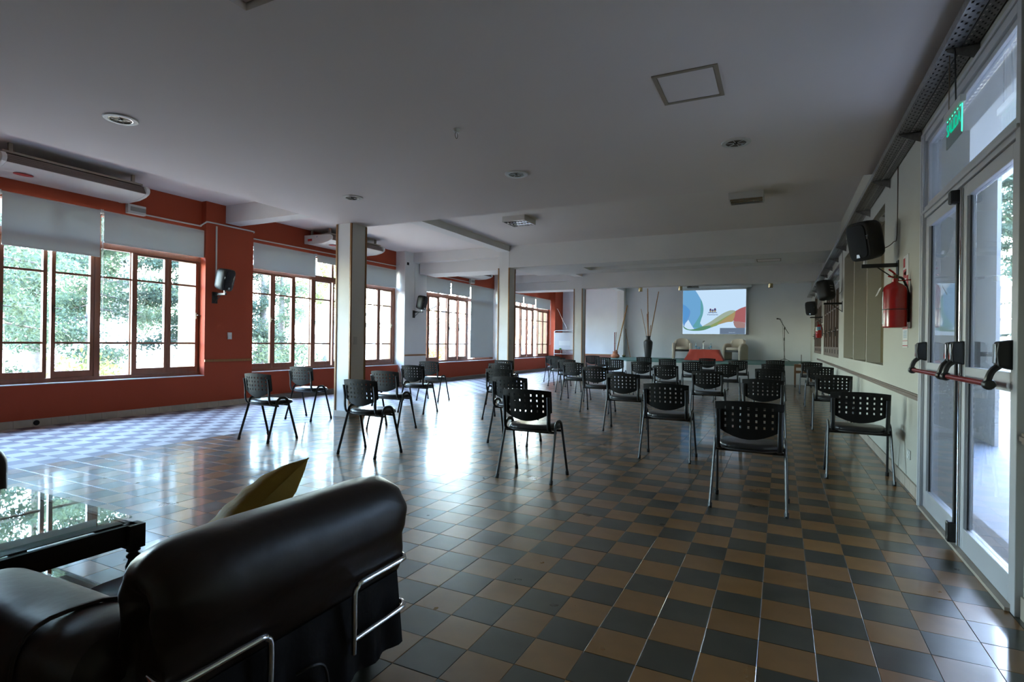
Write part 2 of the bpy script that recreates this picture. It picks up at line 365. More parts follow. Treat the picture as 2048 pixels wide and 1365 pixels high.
# ------------------------------------------------------------------ left wall, piers and baseboard
mb = MB()
for y0, y1, xu, xw in BAYS:
    mb.box(XO, xu, y0, y1, 0, SILL-.01); mb.box(XO, xw+.02, y0, y1, HEAD, ZC)
mb.box(XO, XL, 5.94, 6.86, 0, ZC); mb.box(XO, XL, 21.75, YB, 0, ZC); mb.box(XO, XL, YN, 1.55, 0, ZC)
wl_ = struct(mb.build('wall_left', 'red_wall'))
for y0, y1 in ((11.35, 12.31), (16.75, 17.70)): struct(box('pier', 'white_wall', (XO, XL, y0, y1, 0, ZC)))
for n, (y0, y1, xu, xw) in enumerate(BAYS): struct(box('trim_%d' % (n+1), 'label_white', (xw-.02, xu+.004, y0, y1, SILL-.012, SILL)))
for n, (x, y0, y1) in enumerate(((XL, 5.94, 6.86), (XL, 11.35, 12.31), (XL, 16.75, 17.7))):
    struct(box('trim_%d' % (n+6), 'trim_wood', (x, x+.02, y0+.0, y1, .775, .815), bevel=.004))
bl = struct(box('baseboard_left', 'grout', (XL-.19, XL-.001, YN, YB, 0, .094)))
TB = 0.2
skL = MB().box(0, .014, -.098, .098, .001, .098).mesh('skirting_tile', 'skirting')
def skirt(x, y0, y1, par, rz=0.0):
    y = y0
    while y < y1-.02:
        w = min(TB, y1-y)
        o = link('skirting_tile', skL, par); o.location = (x, y+w/2, 0); o.rotation_euler = (0, 0, rz); o.scale = (1, w/TB, 1); y += TB
skirt(XL, 2.2, 6.86, bl); skirt(-8.87, 6.86, 11.35, bl); skirt(XL, 11.35, 12.31, bl); skirt(-8.87, 12.31, 16.75, bl); skirt(-8.87, 17.7, 21.75, bl); skirt(XL, 21.75, YB, bl)
for yy, in ((11.343,),):
    o = link('skirting_tile', skL, bl); o.location = (-8.775, yy, 0); o.rotation_euler = (0, 0, -PI/2); o.scale = (1, .95, 1)
MB().lathe([(.035, 0), (.035, .004)], (XL+.0125, 3.64, .05), 14, 'x').build('cable_hole', 'dark_hole', bl)

# ------------------------------------------------------------------ windows of the left wall
def bars(mb, y0, y1, z0, z1, st, rb, rt, x0, x1):
    """A leaf outline: stiles st wide, bottom rail rb, top rail rt."""
    mb.box(x0, x1, y0, y0+st, z0, z1); mb.box(x0, x1, y1-st, y1, z0, z1)
    mb.box(x0, x1, y0+st, y1-st, z0, z0+rb); mb.box(x0, x1, y0+st, y1-st, z1-rt, z1)
HALF = [('c', .06, .565, .109, .516), ('c', .572, 1.083, .622, 1.033), ('f', 1.114, 1.539, 1.114, 1.539), ('c', 1.617, 2.126, 1.665, 2.080)]
def make_window(name, yc, xw):
    w = sempty(name, (xw, yc, 0)); D = .075                       # local x: 0 is the room-side face
    Z1, ZT0, ZT1 = .61, 2.455, 2.555
    fr = MB(); H = WHALF
    fr.box(-D, 0, -H, H, SILL, Z1); fr.box(-D, 0, -H, H, HEAD-.05, HEAD); fr.box(-D, .008, -H, H, ZT0, ZT1)
    for s in (-1, 1):
        a, b = sorted((s*(H-.055), s*H)); fr.box(-D, 0, a, b, Z1, HEAD-.05)
        for p, q in ((1.085, 1.112), (1.541, 1.615)):
            a, b = sorted((s*(H-p), s*(H-q))); fr.box(-D, .004, a, b, Z1, ZT0); fr.box(-D, 0, a, b, ZT1, HEAD-.05)
    fr.box(-D, 0, -.03, .03, ZT1, HEAD-.05)
    fr.build('frame', 'window_wood', w)
    k = 0
    for s in (-1, 1):
        for kind, a, b, pa, pb in HALF:
            y0, y1 = sorted((s*(H-a), s*(H-b))); p0, p1 = sorted((s*(H-pa), s*(H-pb)))
            if kind == 'c':
                z0, z1, g0, g1 = Z1+.002, ZT0-.002, .70, 2.425
                m = MB(); m.box(-.06, -.008, y0, p0, z0, z1); m.box(-.06, -.008, p1, y1, z0, z1); m.box(-.06, -.008, p0, p1, z0, g0); m.box(-.06, -.008, p0, p1, g1, z1)
                leaf = m.build('casement', 'window_wood', w)
                hy = y0+.03 if s*k % 2 else y1-.03
                h = MB(); h.box(-.008, .004, hy-.012, hy+.012, 1.50, 1.60); h.tube([(.004, hy, 1.56), (.03, hy, 1.56), (.036, hy+.02, 1.555), (.036, hy+.075, 1.55)], .006, 6)
                h.build('handle', 'bronze', leaf, 40)
            else:
                g0, g1 = Z1+.001, ZT0-.001
                m = MB(); m.box(-.055, -.045, p0-.001, p0+.008, g0, g1); m.box(-.055, -.045, p1-.008, p1+.001, g0, g1)
                leaf = m.build('fixed_light', 'window_wood', w)
            for zm in (1.088, 2.045): box('muntin', 'window_wood', (-.052, -.016, p0, p1, zm-.014, zm+.014), leaf)
            for za, zb in ((g0, 1.074), (1.102, 2.031), (2.059, g1)): box('pane', 'window_glass', (-.038, -.034, p0, p1, za, zb), leaf)
            k += 1
    ed = [-H+.055, -H+1.541, -.03, .03, H-1.615, H-1.541]
    for a, b in ((-H+.055, -H+1.085), (-H+1.112, -H+1.541), (-H+1.615, -.03), (.03, H-1.615), (H-1.541, H-1.112), (H-1.085, H-.055)):
        box('upper_pane', 'window_glass', (-.040, -.036, a, b, ZT1, HEAD-.05), w)
    return w
wproto = None
for n, yc in enumerate(WIN):
    xw = BAYS[n][3]
    if wproto is None: wproto = make_window('window_1', yc, xw)
    else:
        c = copy_tree(wproto); c.name = 'window_%d' % (n+1); c.location = (xw, yc, 0)
    y0, y1 = BAYS[n][0], BAYS[n][1]
    cm = MB()
    if yc-WHALF > y0+.001: cm.box(xw-.08, xw-.005, y0, yc-WHALF, SILL, HEAD)
    if y1 > yc+WHALF+.001: cm.box(xw-.08, xw-.005, yc+WHALF, y1, SILL, HEAD)
    if cm.v: struct(cm.build('trim_%d' % (n+11), 'window_wood'))
    struct(MB().box(XO, xw-.081, y1-.014, y1-.0005, SILL, HEAD).box(XO, xw-.081, y0+.0005, y0+.014, SILL, HEAD).build('outer_reveal', 'stucco'))

# ------------------------------------------------------------------ columns, ceilings, beams
for n, (y0, y1) in enumerate(COLY):
    c = struct(box('column', 'white_wall', (CX0, CX1, y0, y1, .09, ZC if n else 3.4), bevel=.003))
    for x, y in ((CX0, y0), (CX1, y0), (CX1, y1), (CX0, y1)): box('corner_trim', 'trim_wood', (x-.014, x+.014, y-.014, y+.014, .095, ZD-.005), c, .003)
    box('skirting', 'skirting', (CX0-.018, CX1+.018, y0-.018, y1+.018, 0, .095), c, .003)
    sw = box('switch_plate', 'white_plastic', (CX1, CX1+.008, y0+.08, y0+.15, 1.11, 1.23), c, .002)
struct(box('column', 'white_wall', (CX0, CX1, 22.35, YB, 0, ZC)))
struct(box('ceiling', 'ceil', (XO, XR+.3, 6.65, YB, ZC, ZC+.2)))
struct(box('ceiling', 'ceil', (XO, CX0+.3, YN, 6.65, ZC, ZC+.2)))
mb = MB(); hx0, hx1, hy0, hy1 = -2.62, -2.17, 1.55, 2.005
mb.box(CX0, hx0, YN, 6.68, ZD, ZC); mb.box(hx1, XR+.02, YN, 6.68, ZD, ZC); mb.box(hx0, hx1, YN, hy0, ZD, ZC); mb.box(hx0, hx1, hy1, 6.68, ZD, ZC)
dc = struct(mb.build('ceiling', 'ceil_smooth'))
box('access_panel', 'ceil_smooth', (hx0+.012, hx1-.012, hy0+.012, hy1-.012, ZD+.035, ZD+.06), dc)
for y0, y1, zb in ((6.30, 6.58, 3.178), (11.70, 12.0, 3.228), (17.07, 17.37, 3.228)): struct(box('beam', 'white_wall', (XL, CX0, y0, y1, zb, ZC)))
struct(box('beam', 'white_wall', (CX0, CX1, 6.68, 22.4, 3.346, ZC)))
def strip(ya, yb, sx0, sx1, sy0, sy1):
    m = MB(); x0, x1 = CX1+.0, XR+.02
    m.box(x0, sx0, ya, yb, ZD, ZC); m.box(sx1, x1, ya, yb, ZD, ZC); m.box(sx0, sx1, ya, sy0, ZD, ZC); m.box(sx0, sx1, sy1, yb, ZD, ZC)
    m.box(sx0, sx1, sy0, sy1, ZD+.22, ZC)
    return struct(m.build('beam', 'white_wall'))
strip(11.705, 13.42, -4.22, -.53, 12.32, 12.87); struct(box('beam', 'white_wall', (CX1, XR+.02, 17.075, 17.39, ZD, ZC)))
struct(box('beam', 'white_wall', (-8.62, CX0, 11.91, 12.66, 2.94, 3.40))); struct(box('beam', 'white_wall', (-8.62, CX0, 17.28, 18.0, 2.955, 3.40)))
def hatch(x0, x1, y0, y1, label, fw=.028):
    t = thing('ceiling_hatch', label, 'ceiling hatch', (0, 0, ZD), 0, 'access hatches in the ceiling')
    m = MB(); m.box(x0, x1, y0, y0+fw, -.006, 0); m.box(x0, x1, y1-fw, y1, -.006, 0); m.box(x0, x0+fw, y0+fw, y1-fw, -.006, 0); m.box(x1-fw, x1, y0+fw, y1-fw, -.006, 0)
    m.build('frame', 'ac_beige', t); box('panel', 'ceil_smooth', (x0+fw+.004, x1-fw-.004, y0+fw+.004, y1-fw-.004, -.003, 0), t)
hatch(-.795, -.38, 3.65, 4.13, 'square access hatch in the ceiling nearest the glass door')
hatch(-.487, -.02, 12.40, 12.80, 'small access hatch in the far ceiling beam near the right wall', .02)
hatch(-7.55, -7.10, 12.08, 12.50, 'small access hatch in the left aisle beam beyond the second pier', .015)

# ------------------------------------------------------------------ right wall, back wall, near wall
W2 = XR+.25
mb = MB()
D0, D1, DZ = 3.15, 5.03, 2.77
mb.box(XR, W2, YN, D0, 0, ZC); mb.box(XR, W2, D0, D1, DZ, ZC); mb.box(XR, W2, D1, 6.895, 0, ZC)
NZ0, NZ1 = .985, 2.70
mb.box(XR, W2, 6.895, 10.98, 0, NZ0); mb.box(XR, W2, 6.895, 10.98, NZ1, ZC); mb.box(XR+.17, W2, 6.895, 10.98, NZ0, NZ1)
mb.box(XR, W2, 10.98, 11.90, 0, ZC)
RW = [(11.90, 15.95), (16.85, 20.30)]
for a, b in RW: mb.box(XR, W2, a, b, 0, .955); mb.box(XR, W2, a, b, 2.74, ZC)
mb.box(XR, W2, 15.95, 16.85, 0, ZC); mb.box(XR, W2, 20.30, YB+.2, 0, ZC)
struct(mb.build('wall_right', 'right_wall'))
for n, (a, b) in enumerate(((6.895, 8.17), (8.21, 9.545), (9.585, 10.98))):
    struct(box('niche_panel', 'olive', (XR+.150, XR+.169, a, b, NZ0, NZ1)))
    if n: struct(box('trim_%d' % (20+n), 'right_wall', (XR+.0, XR+.168, a-.04, a, NZ0, NZ1)))
struct(box('wall_back', 'white_wall_cool', (XO, W2, YB, YB+.25, 0, ZC+.2)))
struct(box('wall_near', 'white_wall', (XO, W2, YN-.2, YN, 0, ZC+.2)))
struct(box('trim_24', 'back_dado', (XL, CX0, YB-.02, YB, .0, .70))); struct(box('trim_23', 'trim_wood', (XL, CX0, YB-.03, YB-.02, .66, .70)))
br = struct(box('baseboard_right', 'grout', (XR-.001, XR+.01, 5.03, 18.4, 0, .094)))
skirt(XR, 5.03, 18.4, br, PI); box('skirting_end', 'skirting', (XR-.012, XR, 2.2, 3.14, 0, .098), br)
for n, (a, b) in enumerate(((5.03, 18.45), (1.5, 3.14))):
    m = MB(); m.box(XR-.016, XR, a, b, .765, .815); m.box(XR-.024, XR-.016, a, b, .779, .801)
    struct(m.build('trim_%d' % (25+n), 'shutter_wood', bevel=.003))

# right hand timber windows: narrow shutters
def right_window(name, y0, y1, nleaf):
    w = sempty(name, (XR, y0, 0)); L = y1-y0
    f = MB(); f.box(.01, .09, 0, L, .955, .995); f.box(.01, .09, 0, L, 2.70, 2.74); f.box(.01, .09, 0, .05, .995, 2.70); f.box(.01, .09, L-.05, L, .995, 2.70); f.box(.01, .09, .05, L-.05, 2.36, 2.42)
    f.build('frame', 'shutter_wood', w)
    p = (L-.1)/nleaf
    for k in range(nleaf):
        a, b = .05+k*p+.003, .05+(k+1)*p-.003
        m = MB(); bars(m, a, b, .998, 2.357, .065, .16, .06, .0, .05); lf = m.build('casement', 'shutter_wood', w)
        for zm in (1.5, 1.95): box('muntin', 'shutter_wood', (.012, .04, a+.065, b-.065, zm-.012, zm+.012), lf)
        box('pane', 'window_glass', (.022, .026, a+.06, b-.06, 1.155, 2.30), lf)
        h = MB(); yh = a+.03 if k % 2 else b-.03; h.box(-.012, 0, yh-.012, yh+.012, 1.38, 1.56); h.tube([(-.012, yh, 1.48), (-.05, yh, 1.48), (-.05, yh+(.09 if k % 2 else -.09), 1.48)], .007, 6)
        h.build('handle', 'black', lf); box('bolt_plate', 'black', (-.006, 0, a+.03, a+.07, 1.03, 1.11), lf)
        box('upper_pane', 'window_glass', (.04, .044, a, b, 2.42, 2.70), w)
right_window('window_5', *RW[0], 6); right_window('window_6', *RW[1], 5)

# ------------------------------------------------------------------ glass door with panic bars
door = sempty('door_1', (XR, 0, 0))
m = MB(); FX0, FX1 = -.03, .07
m.box(FX0, FX1, D1-.085, D1, 0, DZ); m.box(FX0, FX1, D0, D0+.05, 0, DZ); m.box(FX0, FX1, D0+.05, D1-.085, DZ-.07, DZ); m.box(FX0, FX1, D0+.05, D1-.085, 2.135, 2.215)
m.box(FX0-.012, FX0, D1-.085, D1-.055, 0, DZ); m.box(FX0-.012, FX0, D1-.03, D1, 0, DZ); m.box(FX0-.012, FX0, D0, D1, DZ-.025, DZ); m.box(FX0-.012, FX0, D0, D1, 2.165, 2.185)
m.build('frame', 'alu_white', door, bevel=.003)
box('sill', 'skirting', (-.05, .1, D0+.05, D1-.085, 0, .018), door, .002)
m = MB(); bars(m, D0+.05, D1-.085, 2.215, DZ-.07, .035, .03, .03, -.012, .03); tl = m.build('transom_light', 'alu_white', door, bevel=.002)
box('pane', 'door_glass', (.006, .012, D0+.085, D1-.12, 2.245, DZ-.10), tl)
def leaf(y0, y1, near):
    e = .055 if near else .085
    m = MB(); m.box(-.02, .025, y0, y0+e, .02, 2.13); m.box(-.02, .025, y1-.085, y1, .02, 2.13)
    for a, b in ((.02, .15), (.985, 1.075), (2.055, 2.13)): m.box(-.02, .025, y0+e, y1-.085, a, b)
    for a, b, c, d in ((y0+e, y0+e+.012, .15, .985), (y1-.105, y1-.085, .15, .985), (y0+e, y0+e+.012, 1.075, 2.055), (y1-.105, y1-.085, 1.075, 2.055)): m.box(-.006, .012, a, b, c, d)
    lf = m.build('door_leaf', 'alu_white', door, bevel=.003)
    box('gasket', 'black', (-.009, .0, y1-.109, y1-.103, .15, 2.055), lf)
    box('pane', 'door_glass', (.0, .006, y0+e+.012, y1-.105, .15, .985), lf); box('pane', 'door_glass', (.0, .006, y0+e+.012, y1-.105, 1.075, 2.055), lf)
    bz = 1.018; bx_ = -.10
    pb = MB().tube([(bx_, y0+.10, bz), (bx_, y1-.10, bz)], .0145, 14).build('push_bar', 'bar_red', lf, 40)
    for yy in (y0+.045, y1-.045):
        mm = MB(); prof = [(-.02, 1.085), (-.075, 1.10), (-.082, 1.16), (-.075, 1.215), (-.02, 1.225)]
        mm.prism(prof, 'y', yy-.035, yy+.035); mm.build('bar_housing', 'black', lf, bevel=.008)
        aw = smooth_path([(-.055, yy, 1.11), (-.088, yy, 1.08), (-.104, yy, 1.035), (-.104, yy, 1.005)], 5)
        mm = MB().tube(aw, .021, 8, ry=.015, ref=(0, 1, 0)); mm.lathe([(.02, -.022), (.025, -.015), (.025, .015), (.02, .022)], (bx_, yy, bz-.002), 14, 'y'); mm.build('bar_arm', 'black', lf, 40)
        MB().box(-.084, -.079, yy-.02, yy+.02, 1.115, 1.205).build('housing_trim', 'chrome', lf, bevel=.003)
    return lf
YM = 4.045
l1 = leaf(YM+.01, D1-.09, False); l2 = leaf(D0+.055, YM-.005, True)
m = MB(); m.box(-.040, -.022, YM+.016, YM+.045, .11, 2.06); m.build('bolt_cover', 'black', l1, bevel=.004)
MB().box(-.07, -.022, YM+.008, YM+.06, .03, .15).build('bolt_foot', 'black', l1, bevel=.008); MB().box(-.075, -.022, YM+.005, YM+.065, 2.04, 2.12).build('bolt_head', 'black', l1, bevel=.01)
m = MB(); m.tube([(-.027, YM-.02, .03), (-.027, YM-.02, 2.12)], .009, 10); m.build('astragal', 'chrome', l2, 40)
m = MB(); m.box(.026, .05, YM-.085, YM-.045, .98, 1.22); m.tube([(.05, YM-.065, 1.15), (.08, YM-.065, 1.15), (.085, YM-.22, 1.15)], .013, 8); m.build('outer_handle', 'black', l2, 40)

# ------------------------------------------------------------------ chairs
def super_ring(cx, cy, z, a, b, n=24, e=2.8, fn=None):
    r = []
    for i in range(n):
        t = 2*PI*i/n; c, s = math.cos(t), math.sin(t)
        x = cx + a*math.copysign(abs(c)**(2/e), c); y = cy + b*math.copysign(abs(s)**(2/e), s)
        r.append((x, y, z + (fn(x-cx, y-cy) if fn else 0)))
    return r
def back_mesh():
    hw, hh = .0066, .0098; px, pz = .052, .0447
    xs = [-.227, -.2]; 
    for k in range(7): c = (k-3)*px; xs += [c-hw, c+hw]
    xs += [.2, .227]
    zrow = [.598+k*pz for k in range(4)]; zs = []
    for c in zrow: zs += [c-hh, c+hh]
    top = lambda x: .770+.014*(1-(x/.227)**2); bot = lambda x: .508+.082*abs(x/.227)**1.9
    rows = []
    for t in (0, .35, .7): rows.append(lambda x, t=t: bot(x)+(.5845-bot(x))*t if bot(x) < .5845 else .5845+.0001*t+(bot(x)-.5845))
    for z in zs: rows.append(lambda x, z=z: max(z, bot(x)+.0005))
    for t in (.5, 1.0): rows.append(lambda x, t=t: .745+(top(x)-.745)*t)
    V, F = [], []
    for r in rows:
        for x in xs:
            z = r(x); y = .028 + .05*(x/.227)**2*.8 - (z-.6)*.12 + (.05*max(0, .56-z))
            V.append((x, y, z))
    n = len(xs)
    holes_r = {3+2*k for k in range(4)}; holes_c = {2+2*k for k in range(7)}
    for j in range(len(rows)-1):
        for i in range(n-1):
            if j in holes_r and i in holes_c: continue
            F.append((j*n+i, j*n+i+1, (j+1)*n+i+1, (j+1)*n+i))
    m = MB(); m.add(V, F); me = m.mesh('backrest', 'chair_plastic', 35, .007)
    return me
CM = {}
CM['back'] = back_mesh()
dip = lambda x, y: -.012*(1-(x/.2)**2)*(1-(y/.2)**2) - .01*max(0, y/.2)**2
rings = [super_ring(0, .245, .432, .165, .165), super_ring(0, .245, .430, .20, .195), super_ring(0, .245, .440, .213, .205, fn=dip), super_ring(0, .245, .458, .213, .205, fn=dip),
         super_ring(0, .245, .472, .198, .192, fn=dip), super_ring(0, .245, .479, .15, .15, fn=dip), super_ring(0, .245, .481, .07, .07, fn=dip)]
CM['pad'] = MB().loft(rings).mesh('seat', 'chair_pad', 60)
rings = [super_ring(0, .245, .413, .14, .14, fn=dip), super_ring(0, .245, .418, .195, .19), super_ring(0, .245, .429, .218, .210), super_ring(0, .245, .435, .218, .210), super_ring(0, .245, .433, .16, .16)]
CM['shell'] = MB().loft(rings).mesh('seat_shell', 'chair_shell', 60)
for s, nm in ((-1, 'l'), (1, 'r')):
    CM['up'+nm] = MB().tube(smooth_path([(s*.165, .20, .424), (s*.195, .12, .424), (s*.203, .07, .44), (s*.205, .048, .50), (s*.206, .046, .60), (s*.207, .028, .72)], 4), .017, 8, ry=.009, ref=(1, 0, 0)).mesh('back_upright', 'chair_metal', 50)
    CM['rl'+nm] = MB().tube([(s*.25, 0, .012), (s*.236, .128, .44)], .0155, 8, ry=.0105, ref=(0, 1, 0)).mesh('leg', 'chair_metal', 50)
    CM['fl'+nm] = MB().tube([(s*.25, .405, .012), (s*.236, .285, .44)], .0155, 8, ry=.0105, ref=(0, 1, 0)).mesh('leg', 'chair_metal', 50)
    CM['ar'+nm] = MB().tube(smooth_path([(s*.236, .126, .432), (s*.235, .138, .47), (s*.234, .168, .494), (s*.234, .207, .499), (s*.234, .246, .494), (s*.235, .275, .47), (s*.236, .287, .432)], 4), .0155, 8, ry=.0105, ref=(0, 1, 0)).mesh('side_arch', 'chair_metal', 50)
CM['cap'] = MB().lathe([(.013, 0), (.0155, .006), (.0155, .035), (.014, .038)], n=8).mesh('foot_cap', 'rubber', 50)
m = MB()
for y, z in ((.15, .408), (.30, .408)): m.tube([(-.236, y, z), (.236, y, z)], .0105, 8)
CM['bar'] = m.mesh('seat_frame', 'chair_metal', 50)
def make_chair():
    t = thing('stacking_chair', '', 'chair')
    link('backrest', CM['back'], t); link('seat', CM['pad'], t); link('seat_shell', CM['shell'], t); link('seat_frame', CM['bar'], t)
    for s, nm in ((-1, 'l'), (1, 'r')):
        link('back_upright', CM['up'+nm], t); link('side_arch', CM['ar'+nm], t)
        a = link('leg', CM['rl'+nm], t); c = link('foot_cap', CM['cap'], a); c.location = (s*.25, 0, 0); c.rotation_euler = (-.28, 0, 0)
        a = link('leg', CM['fl'+nm], t); c = link('foot_cap', CM['cap'], a); c.location = (s*.25, .405, 0); c.rotation_euler = (.26, 0, 0)
    return t
ROWS = [[(-.199, 4.195, -1.3), (-1.951, 4.202, .7), (-3.834, 4.258, -2.3), (-5.403, 4.30, -1.5)],
        [(.629, 5.608, -1.0), (-1.043, 5.61, -1.1), (-2.806, 5.59, 0), (-4.651, 5.63, -.3), (-6.267, 5.727, .6)],
        [(-.19, 7.08, 0), (-1.885, 7.13, 0), (-3.786, 7.205, 0), (-5.363, 7.197, 0)],
        [(.655, 8.708, 0), (-.994, 8.65, 0), (-2.802, 8.83, -1), (-4.678, 8.92, 0), (-6.17, 8.807, .5)],
        [(-.176, 10.28, 0), (-1.934, 10.41, 0), (-3.774, 10.444, -2.7), (-5.387, 10.49, 0)],
        [(.673, 11.922, 0), (-.997, 11.955, 0), (-2.772, 12.039, 0), (-4.534, 12.063, -.2)],
        [(-.155, 13.0, 0), (-1.844, 13.1, 0), (-3.683, 13.165, 0), (-5.341, 13.556, -2)],
        [(.667, 15.0, 0), (-.978, 14.86, 0), (-2.698, 14.73, 0), (-4.485, 14.827, 0), (-6.058, 14.963, 0)],
        [(-.141, 16.12, 0), (-1.881, 16.32, 0), (-3.633, 16.16, 0), (-5.284, 16.369, 0)]]
ORD = ['first', 'second', 'third', 'fourth', 'fifth', 'sixth', 'seventh', 'eighth', 'ninth']
chair0 = make_chair(); first = True
for r, row in enumerate(ROWS):
    for k, (x, y, a) in enumerate(row):
        c = chair0 if first else copy_tree(chair0); first = False
        ra = math.radians(a); c.location = (x+.2*math.sin(ra), y+.2-.2*math.cos(ra), 0); c.rotation_euler = (0, 0, ra)
        c['label'] = 'black chair with perforated back, %s row from the camera, %s from the right wall' % (ORD[r], ORD[k]); c['group'] = 'chairs set out in rows facing the stage'

# ------------------------------------------------------------------ roller blinds
def blind(yc, y0, y1, xt, zb, label, chain=None):
    t = thing('roller_blind', label, 'window blind', (xt, (y0+y1)/2, 2.97), 0, 'roller blinds on the left windows'); h = (y1-y0)/2
    MB().tube([(0, -h, 0), (0, h, 0)], .022, 12).build('roller_tube', 'white_plastic', t, 40)
    box('cloth', 'blind_cloth', (.0195, .0210, -h+.012, h-.012, zb-2.97, 0.005), t)
    box('bottom_bar', 'white_plastic', (.014, .026, -h+.012, h-.012, zb-2.97-.022, zb-2.97), t, .003)
    for s in (-1, 1): box('bracket', 'white_plastic', (-.045, .024, s*h-.004, s*h+.004, -.03, .03), t)
    if chain:
        s, zl = chain; yy = s*(h+.02)
        MB().tube([(.012, yy, -.01), (.012, yy, zl+.06)] + arc((.012, yy, zl+.03-2.97+2.97), .03, 180, 360, 6, 'xz')[1:] + [(.05, yy, zl+.06), (.035, yy, -.01)], .003, 5).build('chain', 'white_plastic', t)
B1, B2, B3 = (-2.13, -.585), (-.56, .56), (.585, 2.13)
def yb(n, b): return WIN[n]+b[0], WIN[n]+b[1]
G = ['window nearest the camera', 'window behind the first column', 'third window from the camera', 'farthest window']
BL = [[2.45, 2.335, 2.55], [2.525, 2.85, 2.535], [2.58, 2.60, .67], [2.68, 2.68, 2.585]]
for n in range(4):
    xt = BAYS[n][3]+.075
    for k, b in enumerate((B1, B2, B3)):
        if n == 0 and k == 0: b = (-2.13, -.635)
        y0, y1 = yb(n, b)
        lab = {0: 'left blind, %s, white cloth partly lowered', 1: 'middle blind, %s, white cloth partly lowered', 2: 'right blind, %s, white cloth partly lowered'}[k] % G[n]
        if n == 2 and k == 2: lab = 'long white roller blind pulled almost to the sill, third window'
        if n == 1 and k == 1: lab = 'shortest white roller blind, half hidden by the first column'
        blind(WIN[n], y0, y1, xt, BL[n][k], lab, chain={(0, 1): (1, -1.80), (0, 2): (1, -1.80), (3, 2): (1, -1.9)}.get((n, k)))

# ------------------------------------------------------------------ air conditioners hung above the left windows
AP = [(-8.86, 3.17), (-8.62, 3.145), (-8.36, 3.15), (-8.20, 3.18), (-8.125, 3.215), (-8.105, 3.25), (-8.11, 3.29), (-8.15, 3.325), (-8.86, 3.345)]
def aircon(y0, y1, dx, label):
    t = thing('air_conditioner', label, 'air conditioner', (dx, y0, 0), 0, 'long air conditioners above the left windows'); L = y1-y0
    inner = [(x, z) for x, z in AP]
    body = [(-8.86, 3.175), (-8.62, 3.15), (-8.36, 3.155), (-8.22, 3.18), (-8.135, 3.213), (-8.20, 3.318), (-8.86, 3.34)]
    MB().prism(body, 'y', .05, L-.05).build('body', 'ac_white', t, 30)
    MB().prism(inner, 'y', 0, .05).build('end_cap', 'ac_white', t, 30, bevel=.006); MB().prism(inner, 'y', L-.05, L).build('end_cap', 'ac_white', t, 30, bevel=.006)
    m = MB()
    m.prism([(-8.14, 3.214), (-8.122, 3.218), (-8.186, 3.322), (-8.204, 3.318)], 'y', .05, L-.05)
    m.build('air_outlet', 'ac_brown', t)
    for k in range(4): u = .12+.24*k; xx, zz = -8.122-.064*u, 3.218+.104*u; MB().prism([(xx, zz), (xx+.012, zz-.004), (xx+.010, zz+.010), (xx-.004, zz+.012)], 'y', .055, L-.055).build('louvre', 'ac_brown', t)
    box('top_deflector', 'ac_beige', (-8.30, -8.185, .03, L-.06, 3.335, 3.362), t)
    for yy in (.12, L-.16): m = MB(); m.box(-8.80, -8.24, yy, yy+.04, 3.345, 3.375); m.box(-8.30, -8.265, yy, yy+.04, 3.37, ZC); m.box(-8.80, -8.77, yy, yy+.04, 3.37, ZC); m.build('hanger', 'ac_beige', t)
    n = 20
    MB().prism([(-8.36+.062*math.cos(2*PI*i/n), .30+.10*math.sin(2*PI*i/n)) for i in range(n)], 'z', 3.1505, 3.156).build('maker_sticker', 'sign_red', t)
    MB().box(-8.56, -8.46, -.0015, 0, 3.285, 3.315).build('sticker', 'label_white', t); MB().prism([(-8.52, 3.285), (-8.49, 3.285), (-8.49, 3.315)], 'y', -.003, -.0015).build('sticker_mark', 'label_blue', t)
    MB().box(-8.76, -8.64, -.0015, 0, 3.215, 3.265).build('badge', 'sign_red', t)
aircon(3.045, 4.70, 0, 'long white air conditioner above the window nearest the camera')
aircon(8.30, 9.98, -.1, 'long white air conditioner half hidden behind the first column')
aircon(13.55, 15.22, -.1, 'long white air conditioner above the third window, under the beam')

def junction(y, x, z, label):
    t = thing('junction_box', label, 'switch box', (x, y, z), 0, 'boxes under the air conditioners')
    box('case', 'white_plastic', (0, .07, 0, .26, 0, .14), t, .006); box('cover', 'grey_plastic', (.07, .074, .035, .255, .04, .105), t)
junction(4.745, -8.80, 3.03, 'small grey and white switch box under the nearest air conditioner')
junction(9.80, -8.965, 3.045, 'small switch box right of the first column, below the air conditioner')
junction(15.02, -8.965, 3.03, 'small switch box under the farthest air conditioner')
c = MB().tube(smooth_path([(-8.785, 5.0, 3.06), (-8.785, 5.84, 3.063), (-8.77, 5.91, 3.075), (-8.69, 5.935, 3.115), (-8.668, 5.99, 3.133), (-8.668, 6.4, 3.133), (-8.668, 6.80, 3.133), (-8.70, 6.875, 3.12), (-8.90, 6.89, 3.075), (-8.955, 6.95, 3.066), (-8.955, 7.6, 3.066), (-8.955, 9.80, 3.078)], 6), .0125, 8).build('conduit_pipe', 'white_plastic', smooth=60)
tag(c, 'white conduit pipe bending around the red pier above the nearest windows', 'pipe')
c = MB().tube(smooth_path([(-8.955, 10.06, 3.09), (-8.955, 11.22, 3.097), (-8.93, 11.31, 3.10), (-8.82, 11.33, 3.15)], 5), .011, 8).build('conduit_pipe', 'white_plastic', smooth=60)
tag(c, 'white conduit pipe running to the first white pier', 'pipe')
c = MB().tube(smooth_path([(-8.955, 12.6, 3.08), (-8.955, 15.02, 3.07)], 5), .011, 8).build('conduit_pipe', 'white_plastic', smooth=60)
tag(c, 'white conduit pipe above the third window', 'pipe')
tag(box('cable_channel', 'white_plastic', (XL, XL+.016, 6.115, 6.137, 2.15, 3.09)), 'thin vertical white cable channel above the speaker on the red pier', 'cable channel')
